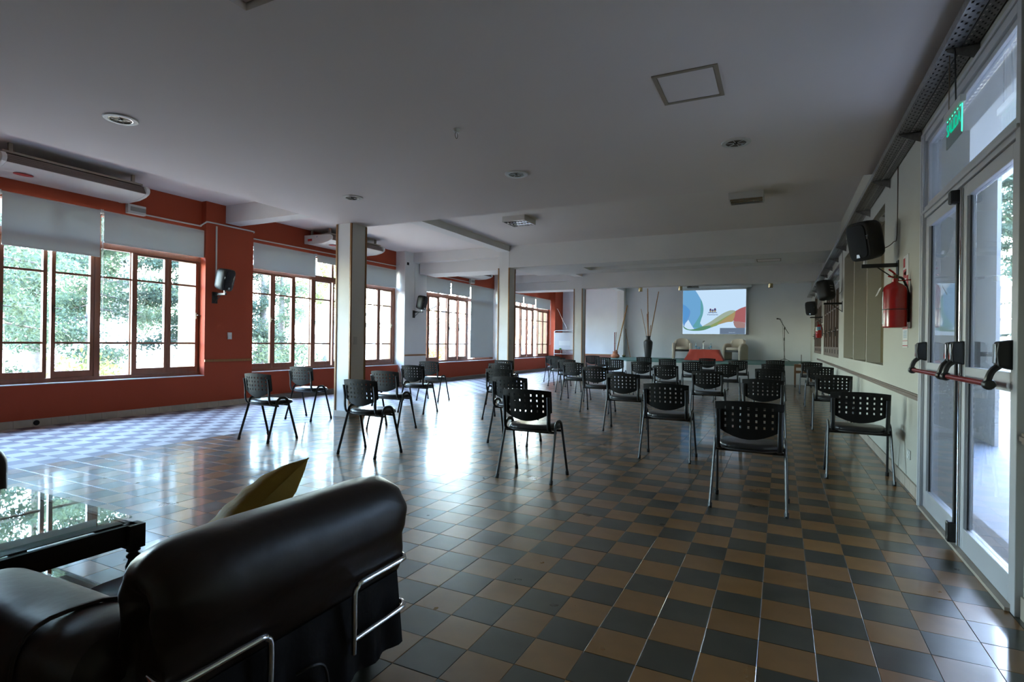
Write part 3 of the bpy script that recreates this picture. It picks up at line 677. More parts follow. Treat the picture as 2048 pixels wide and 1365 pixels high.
tag(box('cable_channel', 'white_wall', (XL, XL+.012, 11.76, 11.776, 2.0, 3.2)), 'thin vertical cable channel above the speaker on the white pier', 'cable channel')
c = MB().tube(smooth_path([(-8.62, 21.80, 2.60), (-8.58, 21.85, 2.55), (-8.35, 21.9, 2.05), (-8.1, 21.6, 1.72), (-7.9, 20.1, 1.62)], 6), .008, 6).build('white_cable', 'white_plastic', smooth=60)
tag(c, 'white cable hanging from the far window to the flip chart', 'cable')
def wall_plate(x, y, z, w, h, label, rx=1):
    t = thing('wall_switch', label, 'wall switch', (x, y, z)); s = rx
    a, b = sorted((0, s*.009)); box('plate', 'white_plastic', (a, b, -w/2, w/2, -h/2, h/2), t, .003)
    a, b = sorted((s*.009, s*.013))
    for k in (-1, 1): box('key', 'label_white', (a, b, -w*.3, w*.3, k*h*.22-h*.15, k*h*.22+h*.15), t)
wall_plate(XL, 6.40, 1.222, .085, .12, 'white light switch plate on the red pier below the speaker')
wall_plate(XR, 5.53, .292, .11, .075, 'white socket low on the wall beside the glass door', -1)
tag(box('wall_recess', 'dark_hole', (XL, XL+.003, 11.425, 11.51, 3.13, 3.20)), 'small dark square opening high on the first white pier', 'opening')

# ------------------------------------------------------------------ speakers
def speaker(px, py, pz, wall_dir, yaw, label, grp='wall speakers'):
    """wall_dir +1: arm points +x from the wall; yaw is the heading of the front."""
    t = thing('wall_speaker', label, 'speaker', (px, py, pz), 0, grp); s = wall_dir
    a, b = sorted((0, s*.008)); box('wall_plate', 'black', (a, b, -.05, .05, -.155, .04), t)
    a, b = sorted((s*.008, s*.29)); arm = box('arm', 'black', (a, b, -.018, .018, -.018, .018), t, .003)
    MB().tube([(s*.01, 0, -.14), (s*.16, 0, -.015)], .006, 6).build('brace', 'black', t)
    MB().tube([(s*.26, 0, .018), (s*.255, 0, .075)], .016, 10).build('post', 'silver', t, 40)
    R = Matrix.Translation((s*.25, 0, .245)) @ Matrix.Rotation(yaw, 4, 'Z') @ Matrix.Rotation(math.radians(12), 4, 'X')
    # cabinet: front at local -y, tapering to the back
    rings = []
    for yy, w, h in ((-.10, .118, .170), (-.085, .13, .183), (-.04, .132, .185), (.05, .118, .178), (.10, .09, .16), (.115, .06, .13)):
        rings.append([tuple(R @ Vector(p)) for p in [(q[0], yy, q[1]) for q in [(x, y) for x, y, _ in super_ring(0, 0, 0, w, h, 24, 5)]]])
    cab = MB().loft(rings).build('cabinet', 'speaker_black', t, 50)
    g = [[tuple(R @ Vector((q[0], -.101-.012*e, q[1]))) for q in super_ring(0, 0, 0, .105*k, .158*k, 24, 5)] for k, e in ((1, 0), (.97, 1), (.6, 1.6), (.05, 1.8))]
    MB().loft(g).build('front_grille', 'grille', cab, 50)
    m = MB()
    for sx in (-1, 1):
        for dz in (-.014, 0, .014):
            c = [R @ Vector((sx*.108+dx, -.108+dy, .03+dz+dd)) for dx in (-.014, .014) for dy in (0, .01) for dd in (-.004, .004)]
            m.add(c, [(0, 1, 3, 2), (4, 6, 7, 5), (0, 4, 5, 1), (2, 3, 7, 6), (0, 2, 6, 4), (1, 5, 7, 3)])
    m.build('side_vent', 'black', cab)
    m = MB(); c = [R @ Vector(p) for p in ((-.02, -.122, -.15), (.02, -.122, -.15), (.014, -.122, -.118), (-.014, -.122, -.118), (-.02, -.112, -.15), (.02, -.112, -.15), (.014, -.112, -.118), (-.014, -.112, -.118))]
    m.add(c, [(0, 1, 2, 3), (7, 6, 5, 4), (0, 4, 5, 1), (1, 5, 6, 2), (2, 6, 7, 3), (3, 7, 4, 0)]); m.build('badge', 'silver', cab)
    m = MB()
    for zz, ww in ((.09, .03), (.05, .035), (.01, .03), (-.05, .03)):
        c = [R @ Vector((dx*ww, .1175 if abs(zz) < .06 else .104, zz+dz*.006)) for dx in (-1, 1) for dz in (-1, 1)]; m.add(c, [(0, 1, 3, 2)])
    m.build('rear_print', 'grey_plastic', cab)
    return t
speaker(XR, 6.13, 1.945, -1, math.radians(-52), 'black loudspeaker on a wall arm above the nearer fire extinguisher')
speaker(XR, 11.27, 1.94, -1, math.radians(-138), 'black loudspeaker on a wall arm between the olive niches and timber shutters')
speaker(XR, 16.48, 1.93, -1, math.radians(-30), 'farthest black loudspeaker on the right wall, above the small extinguisher')
speaker(XL, 6.11, 1.925, 1, math.radians(104), 'black loudspeaker on a bracket on the red pier')
speaker(XL, 11.74, 1.93, 1, math.radians(100), 'black loudspeaker on a bracket on the white pier')
for pts, lab in (([(XR-.005, 6.165, 2.87), (XR-.005, 6.17, 2.25), (XR-.03, 6.18, 2.17), (XR-.10, 6.20, 2.12), (XR-.14, 6.20, 2.17), (XR-.17, 6.2, 2.18)], 'dark speaker cable looping down the wall to the nearest right speaker'),
                 ([(XR-.005, 11.32, 2.87), (XR-.005, 11.32, 2.25), (XR-.04, 11.33, 2.13), (XR-.12, 11.34, 2.10), (XR-.17, 11.34, 2.14)], 'speaker cable looping to the loudspeaker beyond the olive niches')):
    tag(MB().tube(smooth_path(pts, 6), .004, 6).build('speaker_cable', 'cable_brown', smooth=60), lab, 'cable')

# ------------------------------------------------------------------ fire extinguishers and sign
def extinguisher(x, y, z, s, label, blue=False):
    t = thing('fire_extinguisher', label, 'fire extinguisher', (x, y, z), 0, 'red fire extinguishers on the right wall'); r = .085*s; h = .36*s
    MB().lathe([(r*.9, 0), (r, .01), (r, h-.05), (r*.93, h-.025), (r*.7, h-.005), (r*.35, h+.012), (.022*s, h+.02), (.022*s, h+.05*s)], n=28).build('cylinder', 'ext_red', t, 40)
    m = MB(); m.lathe([(.02*s, h+.045*s), (.024*s, h+.05*s), (.024*s, h+.075*s), (.012*s, h+.085*s)], n=14); m.build('valve', 'bronze', t, 40)
    m = MB(); m.tube([(.01, .0, h+.07*s), (-.02*s, -.03*s, h+.10*s), (-.05*s, -.07*s, h+.115*s)], .008*s, 6); m.tube([(.01, 0, h+.055*s), (-.03*s, -.03*s, h+.06*s), (-.055*s, -.075*s, h+.06*s)], .007*s, 6); m.build('handle', 'ext_red', t, 40)
    MB().tube(smooth_path([(.015*s, 0, h+.06*s), (.06*s, .02, h+.04*s), (.085*s+.012, .03, h-.08), (r+.013, .04, .15*s), (r+.013, .04, .05)], 5), .010*s, 8).build('hose', 'black', t, 60)
    m = MB(); m.tube([(0, 0, h+.03*s), (.05*s, 0, h+.03*s), (XR-x, 0, h+.035*s)], .005, 6); m.build('wall_hook', 'ext_red', t)
    n = 12
    m = MB(); lz0, lz1 = (.20*s, .33*s) if blue else (.03, .30*s)
    ring = lambda zz: [((r+.0012)*math.cos(a), (r+.0012)*math.sin(a), zz) for a in [math.radians((150 if blue else 118)+(100 if blue else 78)*i/n) for i in range(n+1)]]
    a, b = ring(lz0), ring(lz1); m.add(a+b, [(i, i+1, n+2+i, n+1+i) for i in range(n)]); m.build('label', 'label_white', t)
    if blue:
        m = MB(); rg = lambda zz: [((r+.0018)*math.cos(a), (r+.0018)*math.sin(a), zz) for a in [math.radians(225+80*i/n) for i in range(n+1)]]
        a, b = rg(.235*s), rg(.335*s); m.add(a+b, [(i, i+1, n+2+i, n+1+i) for i in range(n)]); m.build('label_panel', 'label_blue', t)
    m = MB(); m.tube([((r+.002)*math.cos(a), (r+.002)*math.sin(a), .15*s) for a in [2*PI*i/24 for i in range(24)]], .003, 5, closed=True); m.build('strap', 'black', t)
    m = MB(); m.add([(-r-.01, -.02, h-.02), (-r-.02, .03, h-.03), (-r-.05, .02, h-.10), (-r-.04, -.03, h-.09)], [(0, 1, 2, 3)]); m.build('inspection_tag', 'label_white', t, solid=.001)
extinguisher(XR-.11, 5.56, 1.345, 1.02, 'large red fire extinguisher hanging beside the glass door')
extinguisher(XR-.10, 16.15, 1.385, .85, 'smaller red fire extinguisher with blue label near the far shutters', True)
t = thing('extinguisher_sign', 'red and white sign strip on the wall behind the large extinguisher', 'sign', (XR-.004, 5.75, 1.18))
box('board', 'label_white', (0, .004, -.105, .105, 0, .80), t)
for a, b, c, d in ((.03, .105, .70, .78), (-.02, .105, .60, .68), (-.105, -.03, .50, .62), (-.105, .105, .16, .20), (-.02, .06, .63, .66)): box('red_band', 'sign_red', (-.0012, 0, a, b, c, d), t)
for k in range(6): box('print_line', 'label_blue', (-.001, 0, -.07, .07, .085+.011*k, .089+.011*k), t)
box('red_line', 'sign_red', (-.001, 0, -.1, .1, .012, .02), t); box('red_line', 'sign_red', (-.001, 0, -.1, .1, .055, .06), t)

# ------------------------------------------------------------------ cable tray on the right wall
tray = thing('cable_tray', 'long galvanised perforated cable tray on brackets along the right wall', 'cable tray', (XR, 0, 2.865))
Y0, Y1 = 1.0, 21.8
m = MB(); m.box(-.165, -.163, Y0, Y1, 0, .05); m.box(-.163, -.152, Y0, Y1, .048, .05); m.box(-.086, -.084, Y0, Y1, 0, .05); m.box(-.079, -.077, Y0, Y1, 0, .05); m.box(-.012, -.010, Y0, Y1, 0, .05); m.build('side_rail', 'galv', tray)
def perforated(x0, x1, ya, yb, nrow, step, hw, hl):
    m = MB(); xs = [x0]; p = (x1-x0)/nrow
    for k in range(nrow): c = x0+p*(k+.5); xs += [c-hw, c+hw]
    xs.append(x1); ny = int((yb-ya)/step); n = len(xs); ys = []
    for k in range(ny): c = ya+step*(k+.5); ys += [c-hl, c+hl]
    ys = [ya]+ys+[yb]
    V = [(x, y, 0) for y in ys for x in xs]; F = []
    for j in range(len(ys)-1):
        for i in range(n-1):
            if i % 2 == 1 and j % 2 == 1 and (i//2+j//2) % 2 == 0: continue
            F.append((j*n+i, (j+1)*n+i, (j+1)*n+i+1, j*n+i+1))
    m.add(V, F); return m
perforated(-.163, -.086, Y0, 14, 3, .03, .006, .010).build('perforated_base', 'galv', tray); perforated(-.077, -.012, Y0, 14, 4, .024, .004, .008).build('perforated_base', 'galv', tray)
m = MB(); m.box(-.163, -.086, 14, Y1, -.001, .001); m.box(-.077, -.012, 14, Y1, -.001, .001); m.build('tray_base', 'galv', tray)
m = MB()
for dx in (-.14, -.12, -.105, -.05, -.03): m.tube([(dx, Y0, .012), (dx, Y1, .012)], .007, 6)
m.build('tray_cables', 'cable_black', tray)
for y in np.arange(2.45, 21.6, 1.38):
    m = MB(); m.prism([(0, 0), (-.15, -.004), (-.148, -.018), (0, -.085)], 'y', y-.0015, y+.0015); m.box(-.15, 0, y-.0015, y+.035, -.005, -.0025); m.box(-.004, 0, y-.0015, y+.03, -.085, 0)
    m.build('bracket', 'galv', tray)

# ------------------------------------------------------------------ exit sign
t = thing('exit_sign', 'green illuminated SALIDA exit sign on clear acrylic above the door', 'sign', (.85, 3.81, 2.33))
box('acrylic_panel', 'acrylic', (-.003, .003, -.148, .148, 0, .165), t); box('sign_housing', 'white_plastic', (-.014, .014, -.165, .165, .165, .205), t, .004)
me = text_mesh('SALIDA', .098, 'sign_green'); o = link('lettering', me, t)
o.matrix_local = Matrix(((0, 0, -1, -.0042), (-1, 0, 0, 0), (0, 1, 0, .098), (0, 0, 0, 1))) @ Matrix.Diagonal((.85, 1, 1, 1))
m = MB()
for k in range(6): m.box(-.0046, -.003, -.135+.05*k, -.121+.05*k, .153, .160)
m.box(-.003, .003, -.1500, -.1482, .01, .16); m.build('led', 'led_green', t)
MB().tube([(.0, -.03, .205), (0, .0, .50), (0, .02, .54)], .004, 6).build('hanging_cable', 'cable_black', t); MB().tube([(0, .11, .205), (0, .11, .54)], .003, 6).build('hanging_cable', 'bronze', t)

# ------------------------------------------------------------------ ceiling fittings
def downlight(x, y, label, ring='white_plastic'):
    t = thing('downlight', label, 'ceiling light', (x, y, ZD), 0, 'round downlights in the dropped ceiling')
    MB().lathe([(.082, -.004), (.086, -.012), (.118, -.010), (.124, -.003), (.124, 0), (.082, 0)], n=32, caps=False).build('trim_ring', ring, t, 40)
    MB().lathe([(.082, -.010), (.079, -.0102), (.079, -.003), (.082, -.003)], n=32, caps=False).build('inner_ring', 'lamp_mirror', t, 40)
    MB().lathe([(.08, -.0025), (.08, -.001)], n=24).build('lamp_well', 'bronze', t)
    for k in range(3):
        a = PI*k/3+.3; c, s = math.cos(a), math.sin(a)
        MB().tube([(-.08*c, -.08*s, -.009), (.08*c, .08*s, -.009)], .0025, 5).build('spoke', 'label_white', t)
    MB().lathe([(.012, -.014), (.016, -.012), (.016, -.004)], n=12).build('hub', 'black', t)
downlight(-4.846, 2.571, 'round downlight nearest the camera, left part of the ceiling'); downlight(-4.817, 5.219, 'round downlight in front of the first column')
downlight(-2.529, 5.186, 'round downlight near the middle of the far ceiling edge'); downlight(-.376, 5.153, 'round downlight nearest the right wall', 'lamp_metal')
t = thing('ceiling_hook', 'small metal hook hanging from a round base on the ceiling', 'hook', (-2.456, 3.88, ZD))
MB().lathe([(.028, 0), (.028, -.02), (.022, -.03), (.01, -.032)], n=16).build('base', 'lamp_metal', t, 40); MB().tube([(0, .018*math.sin(a), -.055+.026*math.cos(a)) for a in [2*PI*i/14 for i in range(14)]], .003, 5, closed=True).build('ring', 'bronze', t)
def louvre_lamp(x0, x1, y0, y1, label):
    t = thing('louvre_lamp', label, 'ceiling light', ((x0+x1)/2, (y0+y1)/2, ZC), 0, 'square louvred lamps'); a, b = (x1-x0)/2, (y1-y0)/2
    m = MB(); z0 = -.10
    m.box(-a, a, -b, -b+.015, z0, 0); m.box(-a, a, b-.015, b, z0, 0); m.box(-a, -a+.015, -b+.015, b-.015, z0, 0); m.box(a-.015, a, -b+.015, b-.015, z0, 0); m.box(-a+.015, a-.015, -b+.015, b-.015, -.03, 0)
    m.build('housing', 'lamp_metal', t)
    for k in range(3): yy = -b+.015+(k+.5)*(2*b-.03)/3; MB().tube([(-a+.02, yy, -.055), (a-.02, yy, -.055)], .013, 8).build('lamp_tube', 'label_white', t)
    for k in range(1, 3): yy = -b+.015+k*(2*b-.03)/3; MB().prism([(yy-.012, -.075), (yy+.012, -.075), (yy+.003, -.099), (yy-.003, -.099)], 'x', -a+.015, a-.015).build('reflector', 'lamp_mirror', t)
    for k in range(1, 7): xx = -a+.015+k*(2*a-.03)/7; box('louvre', 'lamp_mirror', (xx-.0015, xx+.0015, -b+.015, b-.015, -.098, -.07), t)
louvre_lamp(-4.62, -4.17, 8.90, 9.40, 'square louvred ceiling lamp left of the middle'); louvre_lamp(-.745, -.26, 8.85, 9.26, 'square louvred ceiling lamp nearer the right wall')
def spot(x, z, label):
    t = thing('spotlight', label, 'spotlight', (x, 17.56, z), 0, 'cylinder spotlights over the stage')
    MB().lathe([(.058, 0), (.06, .004), (.06, .15), (.05, .155)], n=20).build('can', 'brass', t, 40); MB().tube([(0, 0, .13), (0, -.10, .135), (0, -.168, .135)], .01, 6).build('bracket', 'black', t); MB().lathe([(.05, -.001), (.05, .01)], n=18).build('lamp_face', 'black', t)
spot(-4.075, 2.845, 'cylindrical spotlight over the left of the stage'); spot(-2.835, 2.845, 'cylindrical spotlight beside the projector'); spot(-.297, 2.85, 'cylindrical spotlight right of the projected picture')
t = thing('projector', 'small projector hung under the beam above the stage', 'projector', (-2.485, 17.62, 2.925))
box('case', 'grey_plastic', (-.165, .165, -.02, .22, 0, .09), t, .01); MB().lathe([(.028, 0), (.032, -.01), (.032, -.02)], (.07, .24, .045), 16, 'y').build('lens', 'black', t); box('mount', 'black', (-.03, .03, -.228, .0, .045, .075), t)
for k in range(4): box('vent_slot', 'black', (-.12, -.02, -.022, -.02, .02+.015*k, .028+.015*k), t)
for y, z in ((7.4, 2.60), (8.9, 2.60)):
    t = thing('niche_spot', 'small white spotlight at the top of the %s olive niche' % ('nearest' if y < 8 else 'middle'), 'spotlight', (XR+.05, y, z), 0, 'spotlights in the niches')
    MB().tube([(.03, 0, .10), (.0, 0, .045)], .012, 8).build('stem', 'white_plastic', t); MB().tube([(.02, .05, .06), (-.01, -.05, .02)], .03, 14).build('head', 'white_plastic', t, 40)

# ------------------------------------------------------------------ stage
ZS = .605
poly = [(-6.12, YB), (-6.12, 20.25), (-5.62, 19.52), (-5.2, 18.85), (-4.75, 18.5), (-4.3, 18.42), (XR, 18.42), (XR, YB)]
st = struct(MB().prism([(x, y) for x, y in poly], 'z', 0, ZS-.04).build('stage', 'stage_front')); MB().prism(poly, 'z', ZS-.04, ZS).build('stage_deck', 'stage_green', st)
scr = thing('projection_screen', 'projected picture with coloured ribbons glowing on the back wall screen', 'screen', (-2.37, YB-.16, 0))
emission('img_white', (.56, .76, .97), .98); emission('img_blue', (.20, .50, .86), .75); emission('img_blue2', (.13, .40, .83), .75); emission('img_teal', (.16, .50, .56), .70); emission('img_green', (.13, .33, .20), .80); emission('img_olive', (.33, .44, .17), .75)
emission('img_yellow', (.50, .38, .18), .75); emission('img_red', (.50, .16, .17), .75); emission('img_pink', (.46, .28, .27), .75); emission('img_grey', (.155, .215, .31), .85); emission('img_ink', (.06, .07, .22), .8); emission('img_lime', (.42, .52, .42), .8); emission('img_violet', (.16, .22, .68), .8)
SX0, SX1, SZ0, SZ1 = -1.158, 1.155, 1.578, 3.298
box('screen_sheet', 'label_white', (SX0-.02, SX1+.02, 0, .003, SZ0-.02, SZ1+.05), scr)
def uvp(px, py):        # pixels of the magnified picture to the sheet
    u = (px-185)/(1615-185); v = (py-(248-28*u))/(1238-248+0*u); v = (py-(250-35*u))/((1232+6*u)-(250-35*u))
    return SX0+(SX1-SX0)*u, SZ1-(SZ1-SZ0)*v
def shape(name, pts, m, lay, sm=True):
    P = [uvp(*p) for p in pts]
    P = [(min(max(x, SX0), SX1), min(max(z, SZ0), SZ1)) for x, z in P]
    n = len(P); vs = [(x, -.001*lay, z) for x, z in P]
    me = bpy.data.meshes.new(name); bm = bmesh.new(); f = bm.faces.new([bm.verts.new(v) for v in vs]); bmesh.ops.triangulate(bm, faces=[f]); bm.to_mesh(me); bm.free(); me.materials.append(MATS[m]); return link(name, me, scr)
def curve2(pts, n=5): return [(p.x, p.y) for p in smooth_path([(a, b, 0) for a, b in pts], n)]
shape('picture_ground', [(185, 250), (1615, 215), (1615, 1238), (185, 1232)], 'img_white', 1)
shape('ribbon', [(186, 250)] + curve2([(475, 243), (560, 370), (640, 520), (668, 680), (640, 840), (575, 960), (580, 1030), (650, 1060), (560, 1100), (455, 1115), (320, 910)]) + curve2([(320, 910), (250, 990), (215, 1050), (190, 980)]), 'img_blue', 2)
shape('ribbon', curve2([(600, 440), (640, 520), (668, 680), (640, 840), (575, 960), (580, 1030), (650, 1060)]) + curve2([(560, 1090), (500, 1090), (430, 1060), (500, 950), (600, 780), (620, 620)]), 'img_teal', 3)
shape('ribbon', curve2([(186, 560), (260, 600), (345, 690), (340, 790), (290, 900), (230, 990), (215, 1050)]) + curve2([(200, 1010), (188, 950)]), 'img_blue2', 3)
shape('ribbon', curve2([(345, 680), (352, 760), (300, 900), (235, 990), (218, 1060), (226, 1060), (245, 990), (310, 900), (358, 760), (350, 690)]), 'img_violet', 4)
shape('ribbon', curve2([(186, 1030), (230, 1110), (340, 1150), (500, 1162), (680, 1145), (860, 1080), (1000, 1025), (980, 930), (820, 1010), (650, 1062), (480, 1115), (340, 1130), (240, 1085)]), 'img_green', 5)
shape('ribbon', curve2([(640, 1062), (820, 960), (980, 850), (1120, 760), (1250, 705), (1330, 695), (1385, 712), (1330, 760), (1180, 840), (1000, 950), (820, 1040)]), 'img_lime', 6)
shape('ribbon', curve2([(820, 1040), (1000, 950), (1180, 840), (1330, 760), (1385, 712), (1385, 790), (1340, 940), (1200, 965), (1000, 1025), (860, 1085)]), 'img_olive', 7)
shape('ribbon', curve2([(1000, 1000), (1200, 850), (1385, 730), (1375, 820), (1340, 940), (1200, 965), (1010, 1020)]), 'img_yellow', 8)
shape('ribbon', curve2([(1390, 712), (1500, 650), (1614, 610)]) + [(1608, 985)] + curve2([(1608, 985), (1480, 950), (1350, 935), (1380, 820)]), 'img_red', 9)
shape('ribbon', curve2([(1340, 945), (1480, 950), (1606, 990)]) + [(1604, 1092)] + curve2([(1604, 1092), (1420, 1095), (1360, 1030)]), 'img_pink', 8)
shape('message_box', [(1048, 1096), (1600, 1094), (1600, 1237), (1046, 1234)], 'img_grey', 10)
for k, (bx_, by_, s_) in enumerate(((830, 695, 1), (880, 705, .85), (932, 690, 1.08))):
    shape('bird_mark', [(bx_+24*s_*math.cos(a), by_+42*s_*math.sin(a)) for a in [2*PI*i/12 for i in range(12)]], 'img_ink', 11); shape('bird_belly', [(bx_+17*s_*math.cos(a), by_+22*s_+20*s_*math.sin(a)) for a in [2*PI*i/10 for i in range(10)]], 'img_yellow', 12); shape('bird_head', [(bx_+4+9*math.cos(a), by_-34*s_+9*math.sin(a)) for a in [2*PI*i/8 for i in range(8)]], 'img_red', 12)
shape('branch_mark', [(780, 738), (978, 738), (978, 750), (780, 752)], 'img_ink', 13)
for body, sz, px, py, mt in (('ViewSonic', .098, 880, 793, 'img_ink'), ('No hay señal', .042, 1315, 1197, 'img_white')):
    o = link('lettering', text_mesh(body, sz, mt), scr); x, z = uvp(px, py); o.matrix_local = Matrix(((1, 0, 0, x), (0, 0, -1, -.0145), (0, 1, 0, z), (0, 0, 0, 1)))
m = MB(); m.box(SX0-.06, SX1+.20, -.06, .10, 3.36, 3.46); m.build('screen_case', 'white_plastic', scr, bevel=.01)
# cream armchairs on the stage
def tub_chair(x, y, rz, label):
    t = thing('cream_armchair', label, 'armchair', (x, y, ZS), rz, 'cream armchairs on the stage')     # front towards -y
    for s in (-1, 1):
        prof = [(-.30, 0), (.28, 0)] + [(.28-.0, .45)] + [(.0+.28*math.cos(a)*1.0, .45+.17*math.sin(a)) for a in [math.radians(q) for q in range(15, 166, 15)]] + [(-.30, .45)]
        a, b = sorted((s*.26, s*.365)); MB().prism(prof, 'x', a, b).build('arm', 'cream_uph', t, 40, bevel=.03)
    m = MB(); rr = []
    for th, kk in ((.14, 0), (.16, 1)): pass
    pts = [(.27*math.cos(a), .22*math.sin(a)) for a in [math.radians(q) for q in range(0, 181, 12)]]
    def bk(u, v):
        a = PI*u; x_ = .30*math.cos(a); top = .62+.17*math.sin(a)**.7; z_ = .36+(top-.36)*v
        return (x_, .12+.16*math.sin(a)+.05*v, z_)
    MB().grid(bk, 17, 8).build('backrest', 'cream_uph', t, 60, solid=.08)
    rings = [super_ring(0, -.02, z, a, b, 24, 4) for z, a, b in ((.36, .23, .25), (.38, .255, .28), (.44, .258, .285), (.465, .24, .26), (.475, .12, .14))]
    MB().loft(rings).build('seat', 'cream_uph', t, 50); box('seat_base', 'black', (-.258, .258, -.24, .24, .29, .362), t)
tub_chair(-3.42, 21.75, math.radians(8), 'cream tub armchair left of the red table on stage'); tub_chair(-1.53, 21.85, math.radians(-24), 'cream tub armchair right of the red table on stage, turned left')
tb = thing('stage_table', 'low table hidden under a red cloth between the cream armchairs', 'table', (-2.42, 20.3, ZS))
box('table_top', 'cart_wood', (-.46, .46, -.25, .25, .36, .385), tb)
for sx in (-1, 1):
    for sy in (-1, 1): box('leg', 'cart_wood', (sx*.42-.02, sx*.42+.02, sy*.21-.02, sy*.21+.02, 0, .36), tb)
cl = MB(); n = 56; rings = []
for k, (z, ex, sp) in enumerate(((.392, 0, 0), (.388, .008, 0), (.30, .035, .2), (.18, .085, .6), (.015, .165, 1.0))):
    ring = []
    for i in range(n):
        a = 2*PI*i/n; c, s = math.cos(a), math.sin(a); q = max(abs(c)/(.475+ex), abs(s)/(.265+ex*.9)); rx = 1/q
        w = 1+.025*sp*math.sin(9*a+.6)+.015*sp*math.sin(17*a); ring.append((c*rx*w, s*rx*w, z))
    rings.append(ring)
cl.loft(rings, caps=False); cl.add(rings[0], [tuple(range(n))])
o = cl.build('tablecloth', 'red_cloth', smooth=50); o.location = (-2.42, 20.3, ZS); tag(o, 'red cloth draped over the low table on the stage', 'tablecloth')
def bottle(x, y, label):
    t = thing('water_bottle', label, 'bottle', (x, y, ZS+.393), 0, 'water bottles on the stage table')
    MB().lathe([(.028, 0), (.032, .01), (.032, .13), (.024, .165), (.013, .19), (.013, .20)], n=16).build('bottle_body', 'bottle_clear', t, 40); MB().lathe([(.0325, .075), (.0325, .125)], n=16, caps=False).build('label', 'label_blue', t); MB().lathe([(.015, .20), (.015, .222)], n=12).build('cap', 'label_blue', t)
bottle(-2.715, 20.25, 'water bottle with blue label, left on the red table'); bottle(-2.21, 20.25, 'water bottle with blue label, right on the red table')
for x, y, lab in ((-2.64, 20.22, 'clear drinking glass right of the left water bottle'), (-2.60, 20.30, 'clear drinking glass nearer the desk microphone'), (-2.28, 20.22, 'clear drinking glass left of the right water bottle')):
    tag(MB().lathe([(.022, 0), (.030, .085), (.028, .085), (.020, .006), (.001, .006)], n=16).build('drinking_glass', 'bottle_clear', smooth=40, loc=(x, y, ZS+.393)), lab, 'glass', 'drinking glasses on the red table')
t = thing('desk_microphone', 'small microphone on a desk stand in the middle of the red table', 'microphone', (-2.46, 20.2, ZS+.393))
MB().lathe([(.06, 0), (.06, .008), (.012, .014), (.008, .02)], n=18).build('base', 'black', t, 40); MB().tube([(0, 0, .015), (0, 0, .22)], .007, 8).build('stem', 'silver', t, 40); MB().tube([(-.012, 0, .20), (.0, 0, .285), (.05, 0, .29)], [.011, .016, .02], 10).build('head', 'black', t, 40)
# microphone stand
t = thing('microphone_stand', 'black boom microphone stand standing on the right of the stage', 'microphone stand', (.105, 21.5, ZS))
MB().tube([(0, 0, .03), (-.01, 0, 1.15)], .011, 8).build('pole', 'black', t, 40); MB().tube([(-.012, 0, .74), (-.012, 0, .84)], .02, 10).build('clutch', 'black', t, 40)
MB().tube([(-.155, 0, 1.49), (.005, 0, 1.19), (.125, 0, .985)], .010, 8).build('boom', 'black', t, 40); MB().tube([(-.01, 0, 1.13), (.005, 0, 1.22)], .022, 10).build('joint', 'black', t, 40)
MB().tube([(-.13, 0, 1.495), (-.19, 0, 1.508), (-.245, 0, 1.515), (-.265, 0, 1.515)], [.012, .018, .026, .018], 10).build('microphone', 'black', t, 40)
for k in range(3): a = 2*PI*k/3+.5; MB().tube([(0, 0, .10), (.22*math.cos(a), .22*math.sin(a), .012)], .009, 6).build('leg', 'black', t, 40)
MB().tube(smooth_path([(-.13, 0, 1.48), (-.085, .01, 1.40), (-.06, .01, 1.0), (-.04, .01, .6), (.01, .02, .2), (.05, .02, .02)], 6), .004, 5).build('cable', 'cable_black', t)
# vase with canes, terracotta pot
VX, VY = -4.72, 21.75
t = thing('tall_vase', 'tall black vase holding dry canes at the back of the stage', 'vase', (VX, VY, ZS))
MB().lathe([(.105, 0), (.115, .02), (.14, .25), (.165, .45), (.174, .58), (.172, .64), (.13, .70), (.09, .73), (.082, .80), (.084, .845), (.10, .86), (.10, .872), (.075, .872), (.07, .80)], n=28).build('vase_body', 'vase_black', t, 40)
def cane(x, y, z, pts, r, m, label, knots=True):
    t = thing('cane', label, 'cane', (x, y, z), 0, 'dry canes on the stage')
    MB().tube(pts, r, 8).build('stalk', m, t, 60)
    a, b = Vector(pts[0]), Vector(pts[-1]); k = max(2, int((b-a).length/.33)); d = (b-a).normalized()
    for q in range(1, k): p = a.lerp(b, q/k); MB().tube([p-d*.008, p+d*.008], r*1.22, 8).build('knot', m, t)
for tip, lab, mt, r in (((-.30, .02, 1.95), 'thin cane leaning left in the black vase', 'bamboo', .010), ((-.06, .02, 1.75), 'shorter dark red cane in the black vase', 'stick_red', .014), ((-.02, .04, 1.83), 'taller dark red cane in the black vase', 'stick_red', .014), ((-.045, 0, 2.75), 'tallest bamboo cane, upright in the black vase', 'bamboo', .017), ((.38, .02, 2.62), 'long bamboo cane leaning right in the black vase', 'bamboo', .017), ((.10, -.02, 1.30), 'short cane stub in the black vase', 'bamboo', .014)):
    b = (tip[0]*.12, tip[1]*.5, .70); cane(VX, VY, ZS, [b, ((b[0]+tip[0])/2, (b[1]+tip[1])/2, (b[2]+tip[2])/2), tip], r, mt, lab)
PX, PY = -5.72, 20.6
t = thing('terracotta_pot', 'terracotta jar with canes on the left corner of the stage', 'pot', (PX, PY, ZS))
MB().lathe([(.11, 0), (.15, .03), (.168, .07), (.16, .11), (.12, .15), (.095, .17), (.092, .22), (.10, .245), (.10, .255), (.08, .255), (.075, .2)], n=28).build('jar', 'terracotta', t, 40)
cane(PX, PY, ZS, [(.03, 0, .12), (.24, 0, 1.12), (.44, .02, 2.02)], .022, 'bamboo', 'long thick bamboo cane leaning right out of the terracotta jar')
